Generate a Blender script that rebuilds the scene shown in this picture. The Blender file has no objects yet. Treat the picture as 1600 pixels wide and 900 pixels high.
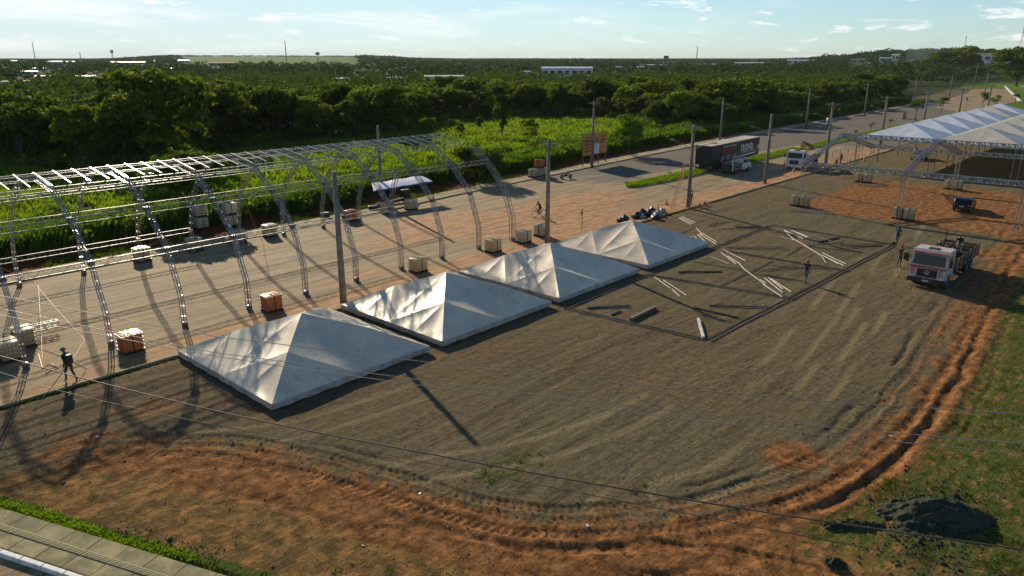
import bpy, bmesh, math, random
import numpy as np
from mathutils import Vector, Matrix
random.seed(7); rng = np.random.default_rng(7)
S = bpy.context.scene; COL = S.collection
R = math.radians
# ------------------------------------------------------------------ camera, sky, sun, exposure
FPX, CH = 1146.0, 16.0
PITCH = math.atan(360 / FPX); SP, CP = math.sin(PITCH), math.cos(PITCH)
cam = bpy.data.objects.new('camera', bpy.data.cameras.new('camera')); COL.objects.link(cam)
cam.location = (0, 0, CH); cam.rotation_euler = (math.pi / 2 - PITCH, 0, 0)
cam.data.sensor_width = 36; cam.data.lens = 36 * FPX / 1600
cam.data.clip_start = 0.5; cam.data.clip_end = 20000
S.camera = cam
S.view_settings.view_transform = 'Standard'; S.view_settings.look = 'None'
S.view_settings.gamma = 1; S.view_settings.exposure = 0.34
SUN_AZ, SUN_EL = R(-27.5), R(22.7)          # clockwise from +Y
TOSUN = Vector((math.sin(SUN_AZ) * math.cos(SUN_EL), math.cos(SUN_AZ) * math.cos(SUN_EL), math.sin(SUN_EL)))
sl = bpy.data.lights.new('sun', 'SUN'); sl.energy = 4.9; sl.angle = R(0.53); sl.color = (1.0, 0.85, 0.62)
sun = bpy.data.objects.new('sun', sl); COL.objects.link(sun)
sun.rotation_euler = TOSUN.to_track_quat('Z', 'Y').to_euler()
wd = bpy.data.worlds.new('World'); S.world = wd; wd.use_nodes = True
nt = wd.node_tree; nt.nodes.clear()
def nn(nt, t, **kw):
    n = nt.nodes.new(t)
    for k, v in kw.items(): setattr(n, k, v)
    return n
out = nn(nt, 'ShaderNodeOutputWorld'); bg = nn(nt, 'ShaderNodeBackground')
sky = nn(nt, 'ShaderNodeTexSky', sky_type='NISHITA', sun_disc=False, sun_elevation=SUN_EL, sun_rotation=SUN_AZ)
sky.air_density = 1.0; sky.dust_density = 0.10; sky.ozone_density = 3.0; sky.altitude = 300
bg.inputs['Strength'].default_value = 0.085
tc = nn(nt, 'ShaderNodeTexCoord'); sep = nn(nt, 'ShaderNodeSeparateXYZ')
nt.links.new(tc.outputs['Generated'], sep.inputs[0])
def mth(nt, op, a, b=None, c=None, clamp=False):
    n = nn(nt, 'ShaderNodeMath', operation=op); n.use_clamp = clamp
    for i, x in enumerate((a, b, c)):
        if x is None: continue
        if isinstance(x, (int, float)): n.inputs[i].default_value = x
        else: nt.links.new(x, n.inputs[i])
    return n.outputs[0]
zc = mth(nt, 'MAXIMUM', sep.outputs['Z'], 0.0)
az = mth(nt, 'ARCTAN2', sep.outputs['X'], sep.outputs['Y'])
comb = nn(nt, 'ShaderNodeCombineXYZ')
nt.links.new(mth(nt, 'MULTIPLY', az, 13.0), comb.inputs[0]); nt.links.new(mth(nt, 'MULTIPLY', zc, 62.0), comb.inputs[1])
def wnoise(vec, scale, detail, rough, dist=0.0):
    n = nn(nt, 'ShaderNodeTexNoise'); n.inputs['Scale'].default_value = scale; n.inputs['Detail'].default_value = detail
    n.inputs['Roughness'].default_value = rough; n.inputs['Distortion'].default_value = dist
    nt.links.new(vec, n.inputs['Vector']); return n.outputs['Fac']
def wramp(fac, a, b):
    m = nn(nt, 'ShaderNodeMapRange', interpolation_type='SMOOTHSTEP'); m.inputs['From Min'].default_value = a; m.inputs['From Max'].default_value = b
    nt.links.new(fac, m.inputs['Value']); return m.outputs['Result']
puff = wramp(wnoise(comb.outputs[0], 1.15, 7, 0.62, 0.3), 0.555, 0.66)
comb2 = nn(nt, 'ShaderNodeCombineXYZ')
nt.links.new(mth(nt, 'MULTIPLY', az, 4.0), comb2.inputs[0]); nt.links.new(mth(nt, 'MULTIPLY', zc, 30.0), comb2.inputs[1]); comb2.inputs[2].default_value = 4.1
wisp = wramp(wnoise(comb2.outputs[0], 1.0, 6, 0.6, 0.6), 0.47, 0.70)
# more cloud towards the sun side (left), clear to the right
side = wramp(az, 0.45, -0.55)
wispm = mth(nt, 'MULTIPLY', wisp, mth(nt, 'MULTIPLY_ADD', side, 0.55, 0.22))
low = wramp(sep.outputs['Z'], 0.42, 0.02)
veil = mth(nt, 'MULTIPLY', low, mth(nt, 'MULTIPLY_ADD', side, 0.50, 0.28))
puffm = mth(nt, 'MULTIPLY', puff, mth(nt, 'MULTIPLY_ADD', side, 0.15, 0.80))
cl = mth(nt, 'MULTIPLY', mth(nt, 'MAXIMUM', wispm, puffm), wramp(sep.outputs['Z'], 0.6, 0.1))
tint = nn(nt, 'ShaderNodeMix', data_type='RGBA', blend_type='MULTIPLY'); tint.inputs[0].default_value = 1.0
nt.links.new(sky.outputs[0], tint.inputs[6]); tint.inputs[7].default_value = (0.74, 0.93, 1.06, 1)
mixc = nn(nt, 'ShaderNodeMix', data_type='RGBA'); nt.links.new(cl, mixc.inputs[0]); 
mixv = nn(nt, 'ShaderNodeMix', data_type='RGBA'); nt.links.new(veil, mixv.inputs[0]); nt.links.new(tint.outputs[2], mixv.inputs[6]); mixv.inputs[7].default_value = (6.5, 7.7, 8.2, 1)
nt.links.new(mixv.outputs[2], mixc.inputs[6])
mixc.inputs[7].default_value = (9.6, 10.0, 9.9, 1)
nt.links.new(mixc.outputs[2], bg.inputs[0]); nt.links.new(bg.outputs[0], out.inputs[0])

# ------------------------------------------------------------------ site frame: U along the road, V across it
ANG = math.atan2(1093, FPX / CP)
UX, UY = math.sin(ANG), math.cos(ANG)
RZ = math.atan2(UY, UX)
def W(u, v, z=0.0): return Vector((u * UX - v * UY, u * UY + v * UX, z))
def at(x, y, z=0.0):                                    # ground point seen at a pixel of the photograph
    dx, dy = x - 800, y - 450
    rx, ry, rz = dx, FPX * CP - dy * SP, -(FPX * SP + dy * CP)
    t = (z - CH) / rz
    return Vector((rx * t, ry * t, z))
def uv(p): return (p[0] * UX + p[1] * UY, -p[0] * UY + p[1] * UX)
def auv(x, y, z=0.0): return uv(at(x, y, z))

# ------------------------------------------------------------------ object helpers
def tag(o, label=None, cat=None, group=None, kind=None):
    if label: o['label'] = label
    if cat: o['category'] = cat
    if group: o['group'] = group
    if kind: o['kind'] = kind
    return o
def empty(name, loc, rz=0.0, label=None, cat=None, group=None):
    o = bpy.data.objects.new(name, None); COL.objects.link(o); o.location = loc; o.rotation_euler = (0, 0, rz)
    o.empty_display_size = 0.2
    return tag(o, label, cat, group)
def copy_tree(o, parent=None):
    c = o.copy(); COL.objects.link(c); c.parent = parent
    for ch in list(o.children): copy_tree(ch, c)
    return c
class MB:
    def __init__(s): s.v = []; s.f = []; s.m = []
    def add(s, vs, fs, mi=0):
        b = len(s.v); s.v += [tuple(p) for p in vs]; s.f += [tuple(b + i for i in f) for f in fs]; s.m += [mi] * len(fs); return s
    def box(s, x0, x1, y0, y1, z0, z1, mi=0):
        s.add([(x0, y0, z0), (x1, y0, z0), (x1, y1, z0), (x0, y1, z0), (x0, y0, z1), (x1, y0, z1), (x1, y1, z1), (x0, y1, z1)],
              [(0, 3, 2, 1), (4, 5, 6, 7), (0, 1, 5, 4), (1, 2, 6, 5), (2, 3, 7, 6), (3, 0, 4, 7)], mi)
        return s
    def bbox(s, x0, x1, y0, y1, z0, z1, b=0.03, mi=0):      # bevelled box
        bm = bmesh.new(); bmesh.ops.create_cube(bm, size=1)
        for q in bm.verts: q.co = Vector(((x0 + x1) / 2 + q.co.x * (x1 - x0), (y0 + y1) / 2 + q.co.y * (y1 - y0), (z0 + z1) / 2 + q.co.z * (z1 - z0)))
        bmesh.ops.bevel(bm, geom=bm.edges[:], offset=b, segments=2, profile=0.5, affect='EDGES')
        bm.verts.index_update(); s.add([q.co for q in bm.verts], [[w.index for w in f.verts] for f in bm.faces], mi); bm.free()
        return s
    def beam(s, p0, p1, w, h=None, mi=0, up=Vector((0, 0, 1))):
        p0, p1 = Vector(p0), Vector(p1); d = (p1 - p0)
        if d.length < 1e-6: return s
        d.normalize(); h = h or w
        a = d.cross(up)
        if a.length < 1e-3: a = d.cross(Vector((1, 0, 0)))
        a.normalize(); b = a.cross(d); a *= w / 2; b *= h / 2
        vs = [p0 - a - b, p0 + a - b, p0 + a + b, p0 - a + b, p1 - a - b, p1 + a - b, p1 + a + b, p1 - a + b]
        s.add(vs, [(0, 1, 2, 3), (7, 6, 5, 4), (0, 4, 5, 1), (1, 5, 6, 2), (2, 6, 7, 3), (3, 7, 4, 0)], mi); return s
    def tube(s, pts, rs, n=6, mi=0, cap=True):
        pts = [Vector(p) for p in pts]
        if not isinstance(rs, (list, tuple)): rs = [rs] * len(pts)
        base = len(s.v); k = len(pts)
        for i, p in enumerate(pts):
            d = (pts[min(i + 1, k - 1)] - pts[max(i - 1, 0)]).normalized()
            a = d.cross(Vector((0, 0, 1)))
            if a.length < 0.05: a = d.cross(Vector((0, 1, 0)))
            a.normalize(); b = a.cross(d)
            for j in range(n):
                t = 2 * math.pi * j / n; s.v.append(tuple(p + (a * math.cos(t) + b * math.sin(t)) * rs[i]))
        for i in range(k - 1):
            for j in range(n):
                j2 = (j + 1) % n
                s.f.append((base + i * n + j, base + i * n + j2, base + (i + 1) * n + j2, base + (i + 1) * n + j)); s.m.append(mi)
        if cap:
            s.f.append(tuple(base + j for j in range(n))[::-1]); s.m.append(mi)
            s.f.append(tuple(base + (k - 1) * n + j for j in range(n))); s.m.append(mi)
        return s
    def lathe(s, prof, n=16, c=(0, 0, 0), mi=0, axis='z'):     # prof: (r, h)
        base = len(s.v); c = Vector(c)
        for r, h in prof:
            for j in range(n):
                t = 2 * math.pi * j / n
                p = (r * math.cos(t), r * math.sin(t), h)
                if axis == 'y': p = (p[0], p[2], p[1])
                if axis == 'x': p = (p[2], p[0], p[1])
                s.v.append(tuple(c + Vector(p)))
        for i in range(len(prof) - 1):
            for j in range(n):
                j2 = (j + 1) % n; s.f.append((base + i * n + j, base + i * n + j2, base + (i + 1) * n + j2, base + (i + 1) * n + j)); s.m.append(mi)
        return s
    def prism(s, poly, y0, y1, mi=0):                          # polygon in x-z extruded along y
        n = len(poly)
        s.add([(x, y0, z) for x, z in poly] + [(x, y1, z) for x, z in poly],
              [tuple(range(n)), tuple(range(2 * n - 1, n - 1, -1))] + [(i, i + n, (i + 1) % n + n, (i + 1) % n) for i in range(n)], mi)
        return s
    def ring(s, c, r, t, n=20, m=6, axis='y', mi=0):           # torus
        base = len(s.v); c = Vector(c)
        for i in range(n):
            a = 2 * math.pi * i / n
            for j in range(m):
                b = 2 * math.pi * j / m; rr = r + t * math.cos(b)
                p = Vector((rr * math.cos(a), t * math.sin(b), rr * math.sin(a)))
                if axis == 'x': p = Vector((p.y, p.x, p.z))
                s.v.append(tuple(c + p))
        for i in range(n):
            for j in range(m):
                s.f.append((base + i * m + j, base + ((i + 1) % n) * m + j, base + ((i + 1) % n) * m + (j + 1) % m, base + i * m + (j + 1) % m)); s.m.append(mi)
        return s
    def build(s, name, mats, parent=None, smooth=False, loc=None):
        me = bpy.data.meshes.new(name); me.from_pydata(s.v, [], s.f)
        if not isinstance(mats, (list, tuple)): mats = [mats]
        for m in mats: me.materials.append(m)
        if any(s.m): me.polygons.foreach_set('material_index', s.m)
        bm = bmesh.new(); bm.from_mesh(me); bmesh.ops.recalc_face_normals(bm, faces=bm.faces); bm.to_mesh(me); bm.free()
        if smooth: me.polygons.foreach_set('use_smooth', [True] * len(me.polygons))
        o = bpy.data.objects.new(name, me); COL.objects.link(o); o.parent = parent
        if loc is not None: o.location = loc
        return o
def np_mesh(name, V, F, mats, parent=None, smooth=False, mi=None, attrs=None):
    V = np.asarray(V, np.float32); F = np.asarray(F, np.int32); k = F.shape[1]
    me = bpy.data.meshes.new(name); me.vertices.add(len(V)); me.vertices.foreach_set('co', V.ravel())
    me.loops.add(F.size); me.loops.foreach_set('vertex_index', F.ravel())
    me.polygons.add(len(F)); me.polygons.foreach_set('loop_start', np.arange(len(F), dtype=np.int32) * k)
    me.update(calc_edges=True)
    for m in (mats if isinstance(mats, (list, tuple)) else [mats]): me.materials.append(m)
    if mi is not None: me.polygons.foreach_set('material_index', np.asarray(mi, np.int32))
    if smooth: me.polygons.foreach_set('use_smooth', np.ones(len(F), bool))
    for an, arr in (attrs or {}).items():
        a = me.attributes.new(an, 'FLOAT', 'POINT'); a.data.foreach_set('value', np.asarray(arr, np.float32))
    o = bpy.data.objects.new(name, me); COL.objects.link(o); o.parent = parent
    return o

# ------------------------------------------------------------------ numpy noise
def _h(ix, iy, seed):
    h = (ix.astype(np.int64) * 374761393 + iy.astype(np.int64) * 668265263 + seed * 974634777) & 0xffffffff
    h = ((h ^ (h >> 13)) * 1274126177) & 0xffffffff
    return ((h ^ (h >> 16)) & 0xffff) / 65535.0
def vn(x, y, seed=0):
    x = np.asarray(x, float); y = np.asarray(y, float)
    ix, iy = np.floor(x), np.floor(y); fx, fy = x - ix, y - iy
    fx = fx * fx * (3 - 2 * fx); fy = fy * fy * (3 - 2 * fy); ix = ix.astype(np.int64); iy = iy.astype(np.int64)
    a = _h(ix, iy, seed); b = _h(ix + 1, iy, seed); c = _h(ix, iy + 1, seed); d = _h(ix + 1, iy + 1, seed)
    return a + (b - a) * fx + (c - a) * fy + (a - b - c + d) * fx * fy
def fbm(x, y, seed=0, o=4, g=0.5):
    s = 0; a = 1; t = 0
    for i in range(o):
        s = s + a * vn(x * 2 ** i, y * 2 ** i, seed + i * 17); t += a; a *= g
    return s / t
def sst(x, a, b):
    t = np.clip((x - a) / (b - a), 0, 1); return t * t * (3 - 2 * t)

# ------------------------------------------------------------------ materials
def mat(name, col, rough=0.7, metal=0.0, var=0.0, scale=4.0, bump=0.0, bscale=40.0, trans=0.0, tcol=None, spec=0.5, col2=None, coord='Object', rand=0.0, det=4):
    m = bpy.data.materials.new(name); m.use_nodes = True; t = m.node_tree; p = t.nodes['Principled BSDF']
    p.inputs['Base Color'].default_value = (*col, 1); p.inputs['Roughness'].default_value = rough; p.inputs['Metallic'].default_value = metal
    p.inputs['Specular IOR Level'].default_value = spec
    tcn = nn(t, 'ShaderNodeTexCoord'); colout = None
    if var > 0 or col2:
        n = nn(t, 'ShaderNodeTexNoise'); n.inputs['Scale'].default_value = scale; n.inputs['Detail'].default_value = det; n.inputs['Roughness'].default_value = 0.6
        t.links.new(tcn.outputs[coord], n.inputs['Vector'])
        mr = nn(t, 'ShaderNodeMapRange', interpolation_type='SMOOTHSTEP'); mr.inputs['From Min'].default_value = 0.36; mr.inputs['From Max'].default_value = 0.66
        t.links.new(n.outputs['Fac'], mr.inputs['Value'])
        mx = nn(t, 'ShaderNodeMix', data_type='RGBA'); c2 = col2 or tuple(c * (1 - var) for c in col)
        mx.inputs[6].default_value = (*col, 1); mx.inputs[7].default_value = (*c2, 1)
        t.links.new(mr.outputs[0], mx.inputs[0]); colout = mx.outputs[2]
    if rand > 0:
        oi = nn(t, 'ShaderNodeObjectInfo'); hs = nn(t, 'ShaderNodeHueSaturation')
        t.links.new(mth(t, 'MULTIPLY_ADD', oi.outputs['Random'], rand * 2, 1 - rand), hs.inputs['Value'])
        if colout: t.links.new(colout, hs.inputs['Color'])
        else: hs.inputs['Color'].default_value = (*col, 1)
        colout = hs.outputs[0]
    if colout: t.links.new(colout, p.inputs['Base Color'])
    if bump > 0:
        n2 = nn(t, 'ShaderNodeTexNoise'); n2.inputs['Scale'].default_value = bscale; n2.inputs['Detail'].default_value = 3
        t.links.new(tcn.outputs[coord], n2.inputs['Vector'])
        bp = nn(t, 'ShaderNodeBump'); bp.inputs['Strength'].default_value = 1.0; bp.inputs['Distance'].default_value = bump
        t.links.new(n2.outputs['Fac'], bp.inputs['Height']); t.links.new(bp.outputs[0], p.inputs['Normal'])
    if trans > 0:
        tr = nn(t, 'ShaderNodeBsdfTranslucent'); tr.inputs[0].default_value = (*(tcol or col), 1)
        if colout and not tcol: t.links.new(colout, tr.inputs[0])
        ms = nn(t, 'ShaderNodeMixShader'); ms.inputs[0].default_value = trans; o = t.nodes['Material Output']
        t.links.new(p.outputs[0], ms.inputs[1]); t.links.new(tr.outputs[0], ms.inputs[2]); t.links.new(ms.outputs[0], o.inputs['Surface'])
    return m
def leafmat(name, dark, light, tcol, trans=0.35, rscale=0.35, gloss=0.75):
    m = bpy.data.materials.new(name); m.use_nodes = True; t = m.node_tree; p = t.nodes['Principled BSDF']
    g = nn(t, 'ShaderNodeNewGeometry'); oi = nn(t, 'ShaderNodeObjectInfo')
    n = nn(t, 'ShaderNodeTexNoise'); n.inputs['Scale'].default_value = rscale; n.inputs['Detail'].default_value = 2
    t.links.new(g.outputs['Position'], n.inputs['Vector'])
    f = mth(t, 'ADD', mth(t, 'MULTIPLY', g.outputs['Random Per Island'], 0.5), mth(t, 'MULTIPLY', n.outputs['Fac'], 0.9))
    f = mth(t, 'ADD', f, mth(t, 'MULTIPLY_ADD', oi.outputs['Random'], 0.5, -0.45), clamp=True)
    mx = nn(t, 'ShaderNodeMix', data_type='RGBA'); mx.inputs[6].default_value = (*dark, 1); mx.inputs[7].default_value = (*light, 1)
    t.links.new(f, mx.inputs[0]); t.links.new(mx.outputs[2], p.inputs['Base Color']); p.inputs['Roughness'].default_value = gloss
    p.inputs['Specular IOR Level'].default_value = 0.08
    tr = nn(t, 'ShaderNodeBsdfTranslucent'); mt = nn(t, 'ShaderNodeMix', data_type='RGBA', blend_type='MULTIPLY'); mt.inputs[0].default_value = 1
    t.links.new(mx.outputs[2], mt.inputs[6]); mt.inputs[7].default_value = (*tcol, 1); t.links.new(mt.outputs[2], tr.inputs[0])
    ms = nn(t, 'ShaderNodeMixShader'); ms.inputs[0].default_value = trans; o = t.nodes['Material Output']
    t.links.new(p.outputs[0], ms.inputs[1]); t.links.new(tr.outputs[0], ms.inputs[2]); t.links.new(ms.outputs[0], o.inputs['Surface'])
    return m
M = {}
M['alu'] = mat('aluminium', (0.36, 0.37, 0.38), 0.30, 0.7, var=0.35, scale=3, coord='Object')
M['alu_dull'] = mat('dull aluminium', (0.30, 0.29, 0.27), 0.5, 0.5, var=0.4, scale=2)
M['joint'] = mat('steel joint', (0.22, 0.19, 0.20), 0.35, 0.8, var=0.4, scale=5)
M['dark_steel'] = mat('dark steel', (0.045, 0.043, 0.04), 0.55, 0.4, var=0.4, scale=4)
M['white_tube'] = mat('white painted tube', (0.72, 0.68, 0.58), 0.4, 0.0, var=0.25, scale=3)
M['concrete'] = mat('pole concrete', (0.22, 0.195, 0.16), 0.85, var=0.4, scale=1.6, bump=0.004, bscale=30)
M['black'] = mat('black plastic', (0.02, 0.02, 0.022), 0.5, var=0.3, scale=8)
M['rubber'] = mat('tyre rubber', (0.022, 0.021, 0.02), 0.85, var=0.4, scale=9)
M['glass'] = mat('dark window glass', (0.010, 0.016, 0.018), 0.15, spec=0.4)
M['white_paint'] = mat('white vehicle paint', (0.66, 0.64, 0.60), 0.3, var=0.18, scale=1.5)
M['red_paint'] = mat('faded red paint', (0.42, 0.10, 0.08), 0.4, var=0.35, scale=2)
M['dirty_white'] = mat('dusty white paint', (0.55, 0.46, 0.40), 0.45, var=0.3, scale=3)
M['orange'] = mat('orange plastic', (0.62, 0.10, 0.03), 0.5, var=0.2, scale=6)
M['chrome'] = mat('headlight lens', (0.7, 0.7, 0.68), 0.12, 0.6)
M['wood'] = mat('weathered wood', (0.20, 0.135, 0.08), 0.8, var=0.45, scale=5, bump=0.004)
M['bark'] = mat('tree bark', (0.075, 0.055, 0.04), 0.9, var=0.5, scale=3, bump=0.02, bscale=12)
M['skin'] = mat('skin', (0.24, 0.125, 0.075), 0.55, var=0.15, scale=20)
M['hair'] = mat('dark hair', (0.012, 0.009, 0.007), 0.6, var=0.3, scale=40)
# ------------------------------------------------------------------ ground materials
class SH:
    def __init__(s, name):
        s.m = bpy.data.materials.new(name); s.m.use_nodes = True; s.t = s.m.node_tree; s.p = s.t.nodes['Principled BSDF']
        s.geo = nn(s.t, 'ShaderNodeNewGeometry')
        mp = nn(s.t, 'ShaderNodeMapping'); mp.inputs['Rotation'].default_value = (0, 0, -RZ)
        s.t.links.new(s.geo.outputs['Position'], mp.inputs['Vector']); s.uv = mp.outputs[0]
    def sc(s, x, y, z=1.0, loc=(0, 0, 0), rot=0.0):
        mp = nn(s.t, 'ShaderNodeMapping'); mp.inputs['Scale'].default_value = (x, y, z); mp.inputs['Location'].default_value = loc
        src = s.uv
        if rot:
            m0 = nn(s.t, 'ShaderNodeMapping'); m0.inputs['Rotation'].default_value = (0, 0, rot); s.t.links.new(src, m0.inputs['Vector']); src = m0.outputs[0]
        s.t.links.new(src, mp.inputs['Vector']); return mp.outputs[0]
    def noise(s, vec, scale=1.0, detail=4, rough=0.6, dist=0.0):
        n = nn(s.t, 'ShaderNodeTexNoise'); n.inputs['Scale'].default_value = scale; n.inputs['Detail'].default_value = detail
        n.inputs['Roughness'].default_value = rough; n.inputs['Distortion'].default_value = dist; s.t.links.new(vec, n.inputs['Vector']); return n.outputs['Fac']
    def ramp(s, f, a, b, lo=0.0, hi=1.0):
        n = nn(s.t, 'ShaderNodeMapRange', interpolation_type='SMOOTHSTEP'); n.inputs['From Min'].default_value = a; n.inputs['From Max'].default_value = b
        n.inputs['To Min'].default_value = lo; n.inputs['To Max'].default_value = hi; s.t.links.new(f, n.inputs['Value']); return n.outputs[0]
    def mix(s, f, a, b):
        n = nn(s.t, 'ShaderNodeMix', data_type='RGBA')
        for i, x in ((0, f), (6, a), (7, b)):
            if isinstance(x, tuple): n.inputs[i].default_value = (*x, 1)
            elif isinstance(x, (int, float)): n.inputs[i].default_value = x
            else: s.t.links.new(x, n.inputs[i])
        return n.outputs[2]
    def attr(s, name):
        n = nn(s.t, 'ShaderNodeAttribute'); n.attribute_name = name; return n.outputs['Fac']
    def m_(s, op, a, b=None, c=None, clamp=False): return mth(s.t, op, a, b, c, clamp)
    def bump(s, h, dist, prev=None):
        b = nn(s.t, 'ShaderNodeBump'); b.inputs['Distance'].default_value = dist; b.inputs['Strength'].default_value = 1.0
        s.t.links.new(h, b.inputs['Height'])
        if prev is not None: s.t.links.new(prev, b.inputs['Normal'])
        return b.outputs[0]
    def out(s, col, nrm=None, rough=0.9, spec=0.2):
        s.t.links.new(col, s.p.inputs['Base Color']); s.p.inputs['Roughness'].default_value = rough; s.p.inputs['Specular IOR Level'].default_value = spec
        if nrm is not None: s.t.links.new(nrm, s.p.inputs['Normal'])
        return s.m
g = SH('soil and gravel')
streak = g.noise(g.sc(0.10, 1.5), 1.0, 6, 0.68, 0.4)
streak2 = g.noise(g.sc(0.35, 4.5, 1, (3, 9, 0), 0.10), 1.0, 5, 0.65, 0.3)
blot = g.noise(g.uv, 0.22, 5, 0.6); fine = g.noise(g.uv, 9.0, 4, 0.75); mid = g.noise(g.uv, 1.6, 5, 0.65); grit = g.noise(g.uv, 34.0, 2, 0.8)
side_w = g.ramp(g.noise(g.uv, 0.045, 3, 0.5), 0.40, 0.60)
dk = g.mix(side_w, (0.088, 0.064, 0.040), (0.080, 0.071, 0.044)); lt_ = g.mix(side_w, (0.235, 0.168, 0.096), (0.205, 0.175, 0.096))
gv = g.mix(g.ramp(g.m_('ADD', g.m_('MULTIPLY', streak, .38), g.m_('MULTIPLY', g.noise(g.uv, 2.6, 8, .78), .62)), 0.37, 0.63), dk, lt_)
gv = g.mix(g.ramp(streak2, 0.46, 0.72, 0, 0.6), gv, (0.25, 0.18, 0.095))
gv = g.mix(g.ramp(g.noise(g.sc(0.5, 3.2, 1, (20, 4, 0), -0.12), 1.0, 5, 0.75), 0.55, 0.72, 0, 0.7), gv, (0.042, 0.036, 0.028))
gv = g.mix(g.ramp(g.noise(g.sc(0.14, 2.6, 1, (7, 14, 0), 0.5), 1.0, 5, 0.7), 0.60, 0.72, 0, 0.5), gv, (0.24, 0.19, 0.11))
gv = g.mix(g.ramp(g.noise(g.uv, 3.6, 5, 0.75), 0.55, 0.74, 0, 0.55), gv, (0.045, 0.036, 0.024))
gv = g.mix(g.ramp(blot, 0.45, 0.66, 0, 0.45), gv, (0.16, 0.135, 0.07))
orc = g.mix(g.ramp(mid, 0.35, 0.68), (0.15, 0.068, 0.026), (0.41, 0.190, 0.070))
orc = g.mix(g.ramp(streak2, 0.52, 0.7, 0, 0.5), orc, (0.12, 0.06, 0.03))
outer = g.mix(g.ramp(mid, 0.38, 0.64), (0.15, 0.090, 0.034), (0.37, 0.20, 0.070))
outer = g.mix(g.ramp(g.noise(g.uv, 0.5, 6, 0.7), 0.48, 0.66, 0, 0.8), outer, (0.085, 0.075, 0.035))
gv = g.mix(g.m_('MULTIPLY', g.attr('m_wt'), .6), gv, (0.30, 0.235, 0.125))
a_or = g.attr('m_or'); a_gr = g.attr('m_gr'); a_out = g.attr('m_out'); a_red = g.attr('m_red'); a_far = g.attr('m_far')
def edged(a, n, amt=0.55): return g.ramp(g.m_('ADD', a, g.m_('MULTIPLY_ADD', n, amt * 2, -amt)), 0.35, 0.65)
col = g.mix(edged(a_out, mid), gv, outer)
col = g.mix(edged(a_or, g.noise(g.sc(0.6, 1.4), 0.9, 6, 0.7)), col, orc)
grn = g.mix(g.ramp(fine, 0.35, 0.65), (0.045, 0.065, 0.014), (0.12, 0.15, 0.032))
col = g.mix(edged(a_gr, g.noise(g.sc(0.8, 1.6), 1.5, 7, 0.78), 0.95), col, grn)
red = g.mix(g.ramp(mid, 0.35, 0.65), (0.09, 0.028, 0.012), (0.24, 0.085, 0.035))
col = g.mix(edged(a_red, mid), col, red)
farc = g.mix(g.ramp(g.noise(g.uv, 0.02, 8, 0.7), 0.4, 0.62), (0.045, 0.10, 0.012), (0.12, 0.21, 0.025))
col = g.mix(a_far, col, farc)
forest = g.mix(g.ramp(g.noise(g.uv, 0.03, 6, 0.75), 0.35, 0.65), (0.02, 0.035, 0.010), (0.055, 0.075, 0.018))
col = g.mix(g.attr('m_for'), col, forest)
col = g.mix(g.ramp(g.noise(g.uv, 5.0, 8, 0.82), 0.54, 0.70, 0, 0.55), col, (0.045, 0.034, 0.02))
col = g.mix(g.ramp(grit, 0.60, 0.78, 0, 0.5), col, (0.03, 0.025, 0.016))
col = g.mix(g.ramp(g.noise(g.uv, 11.0, 4, 0.85), 0.60, 0.76, 0, 0.35), col, (0.42, 0.36, 0.24))
# tyre tread chevrons pressed into the soft soil of the track
ts, td, tm = g.attr('t_s'), g.attr('t_d'), g.attr('t_m')
ch = g.m_('SINE', g.m_('MULTIPLY_ADD', ts, 18.0, g.m_('MULTIPLY', g.m_('ABSOLUTE', td), 9.0)))
trh = g.m_('MULTIPLY', ch, tm)
nb = g.bump(g.m_('ADD', g.m_('MULTIPLY', mid, 1.6), g.m_('ADD', fine, g.m_('MULTIPLY', streak2, 1.2))), 0.09)
nb = g.bump(g.noise(g.uv, 6.0, 8, 0.8), 0.05, nb); nb = g.bump(grit, 0.016, nb); nb = g.bump(trh, 0.03, nb)
M['ground'] = g.out(col, nb, 1.0, 0.04)

r = SH('dusty asphalt')
st = r.noise(r.sc(0.06, 1.0), 1.0, 6, 0.65, 0.3); st2 = r.noise(r.sc(0.25, 3.2, 1, (5, 2, 0)), 1.0, 5, 0.7)
bl = r.noise(r.sc(0.5, 1.0), 0.35, 6, 0.62); fi = r.noise(r.uv, 14.0, 3, 0.8)
rc = r.mix(r.ramp(r.m_('ADD', r.m_('MULTIPLY', st, .6), r.m_('MULTIPLY', r.noise(r.sc(.6, 1.2), 1.4, 8, .75), .4)), 0.40, 0.60), (0.165, 0.118, 0.062), (0.325, 0.225, 0.108))
rc = r.mix(r.ramp(st2, 0.46, 0.68, 0, 0.65), rc, (0.37, 0.28, 0.15))
rc = r.mix(r.ramp(bl, 0.52, 0.7, 0, 0.6), rc, (0.12, 0.10, 0.07))
ro = r.mix(r.ramp(r.noise(r.sc(0.5, 1.6), 1.1, 6, 0.7), 0.35, 0.65), (0.24, 0.115, 0.045), (0.46, 0.25, 0.10))
rc = r.mix(r.ramp(r.m_('ADD', r.attr('m_or'), r.m_('MULTIPLY_ADD', r.noise(r.sc(0.35, 1.0), 0.8, 6, 0.7), 1.1, -0.55)), 0.33, 0.68), rc, ro)
rc = r.mix(r.ramp(r.m_('ADD', r.attr('m_dk'), r.m_('MULTIPLY_ADD', bl, 0.8, -0.4)), 0.4, 0.7, 0, 0.75), rc, (0.085, 0.08, 0.072))
rc = r.mix(r.ramp(fi, 0.6, 0.8, 0, 0.4), rc, (0.06, 0.05, 0.04))
M['road'] = r.out(rc, r.bump(r.m_('ADD', fi, r.m_('MULTIPLY', st2, 1.5)), 0.02), 0.85, 0.25)
k = SH('dusty concrete')
kc = k.mix(k.ramp(k.noise(k.sc(0.4, 1.0), 0.8, 6, 0.65), 0.36, 0.64), (0.20, 0.165, 0.095), (0.40, 0.31, 0.17))
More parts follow.
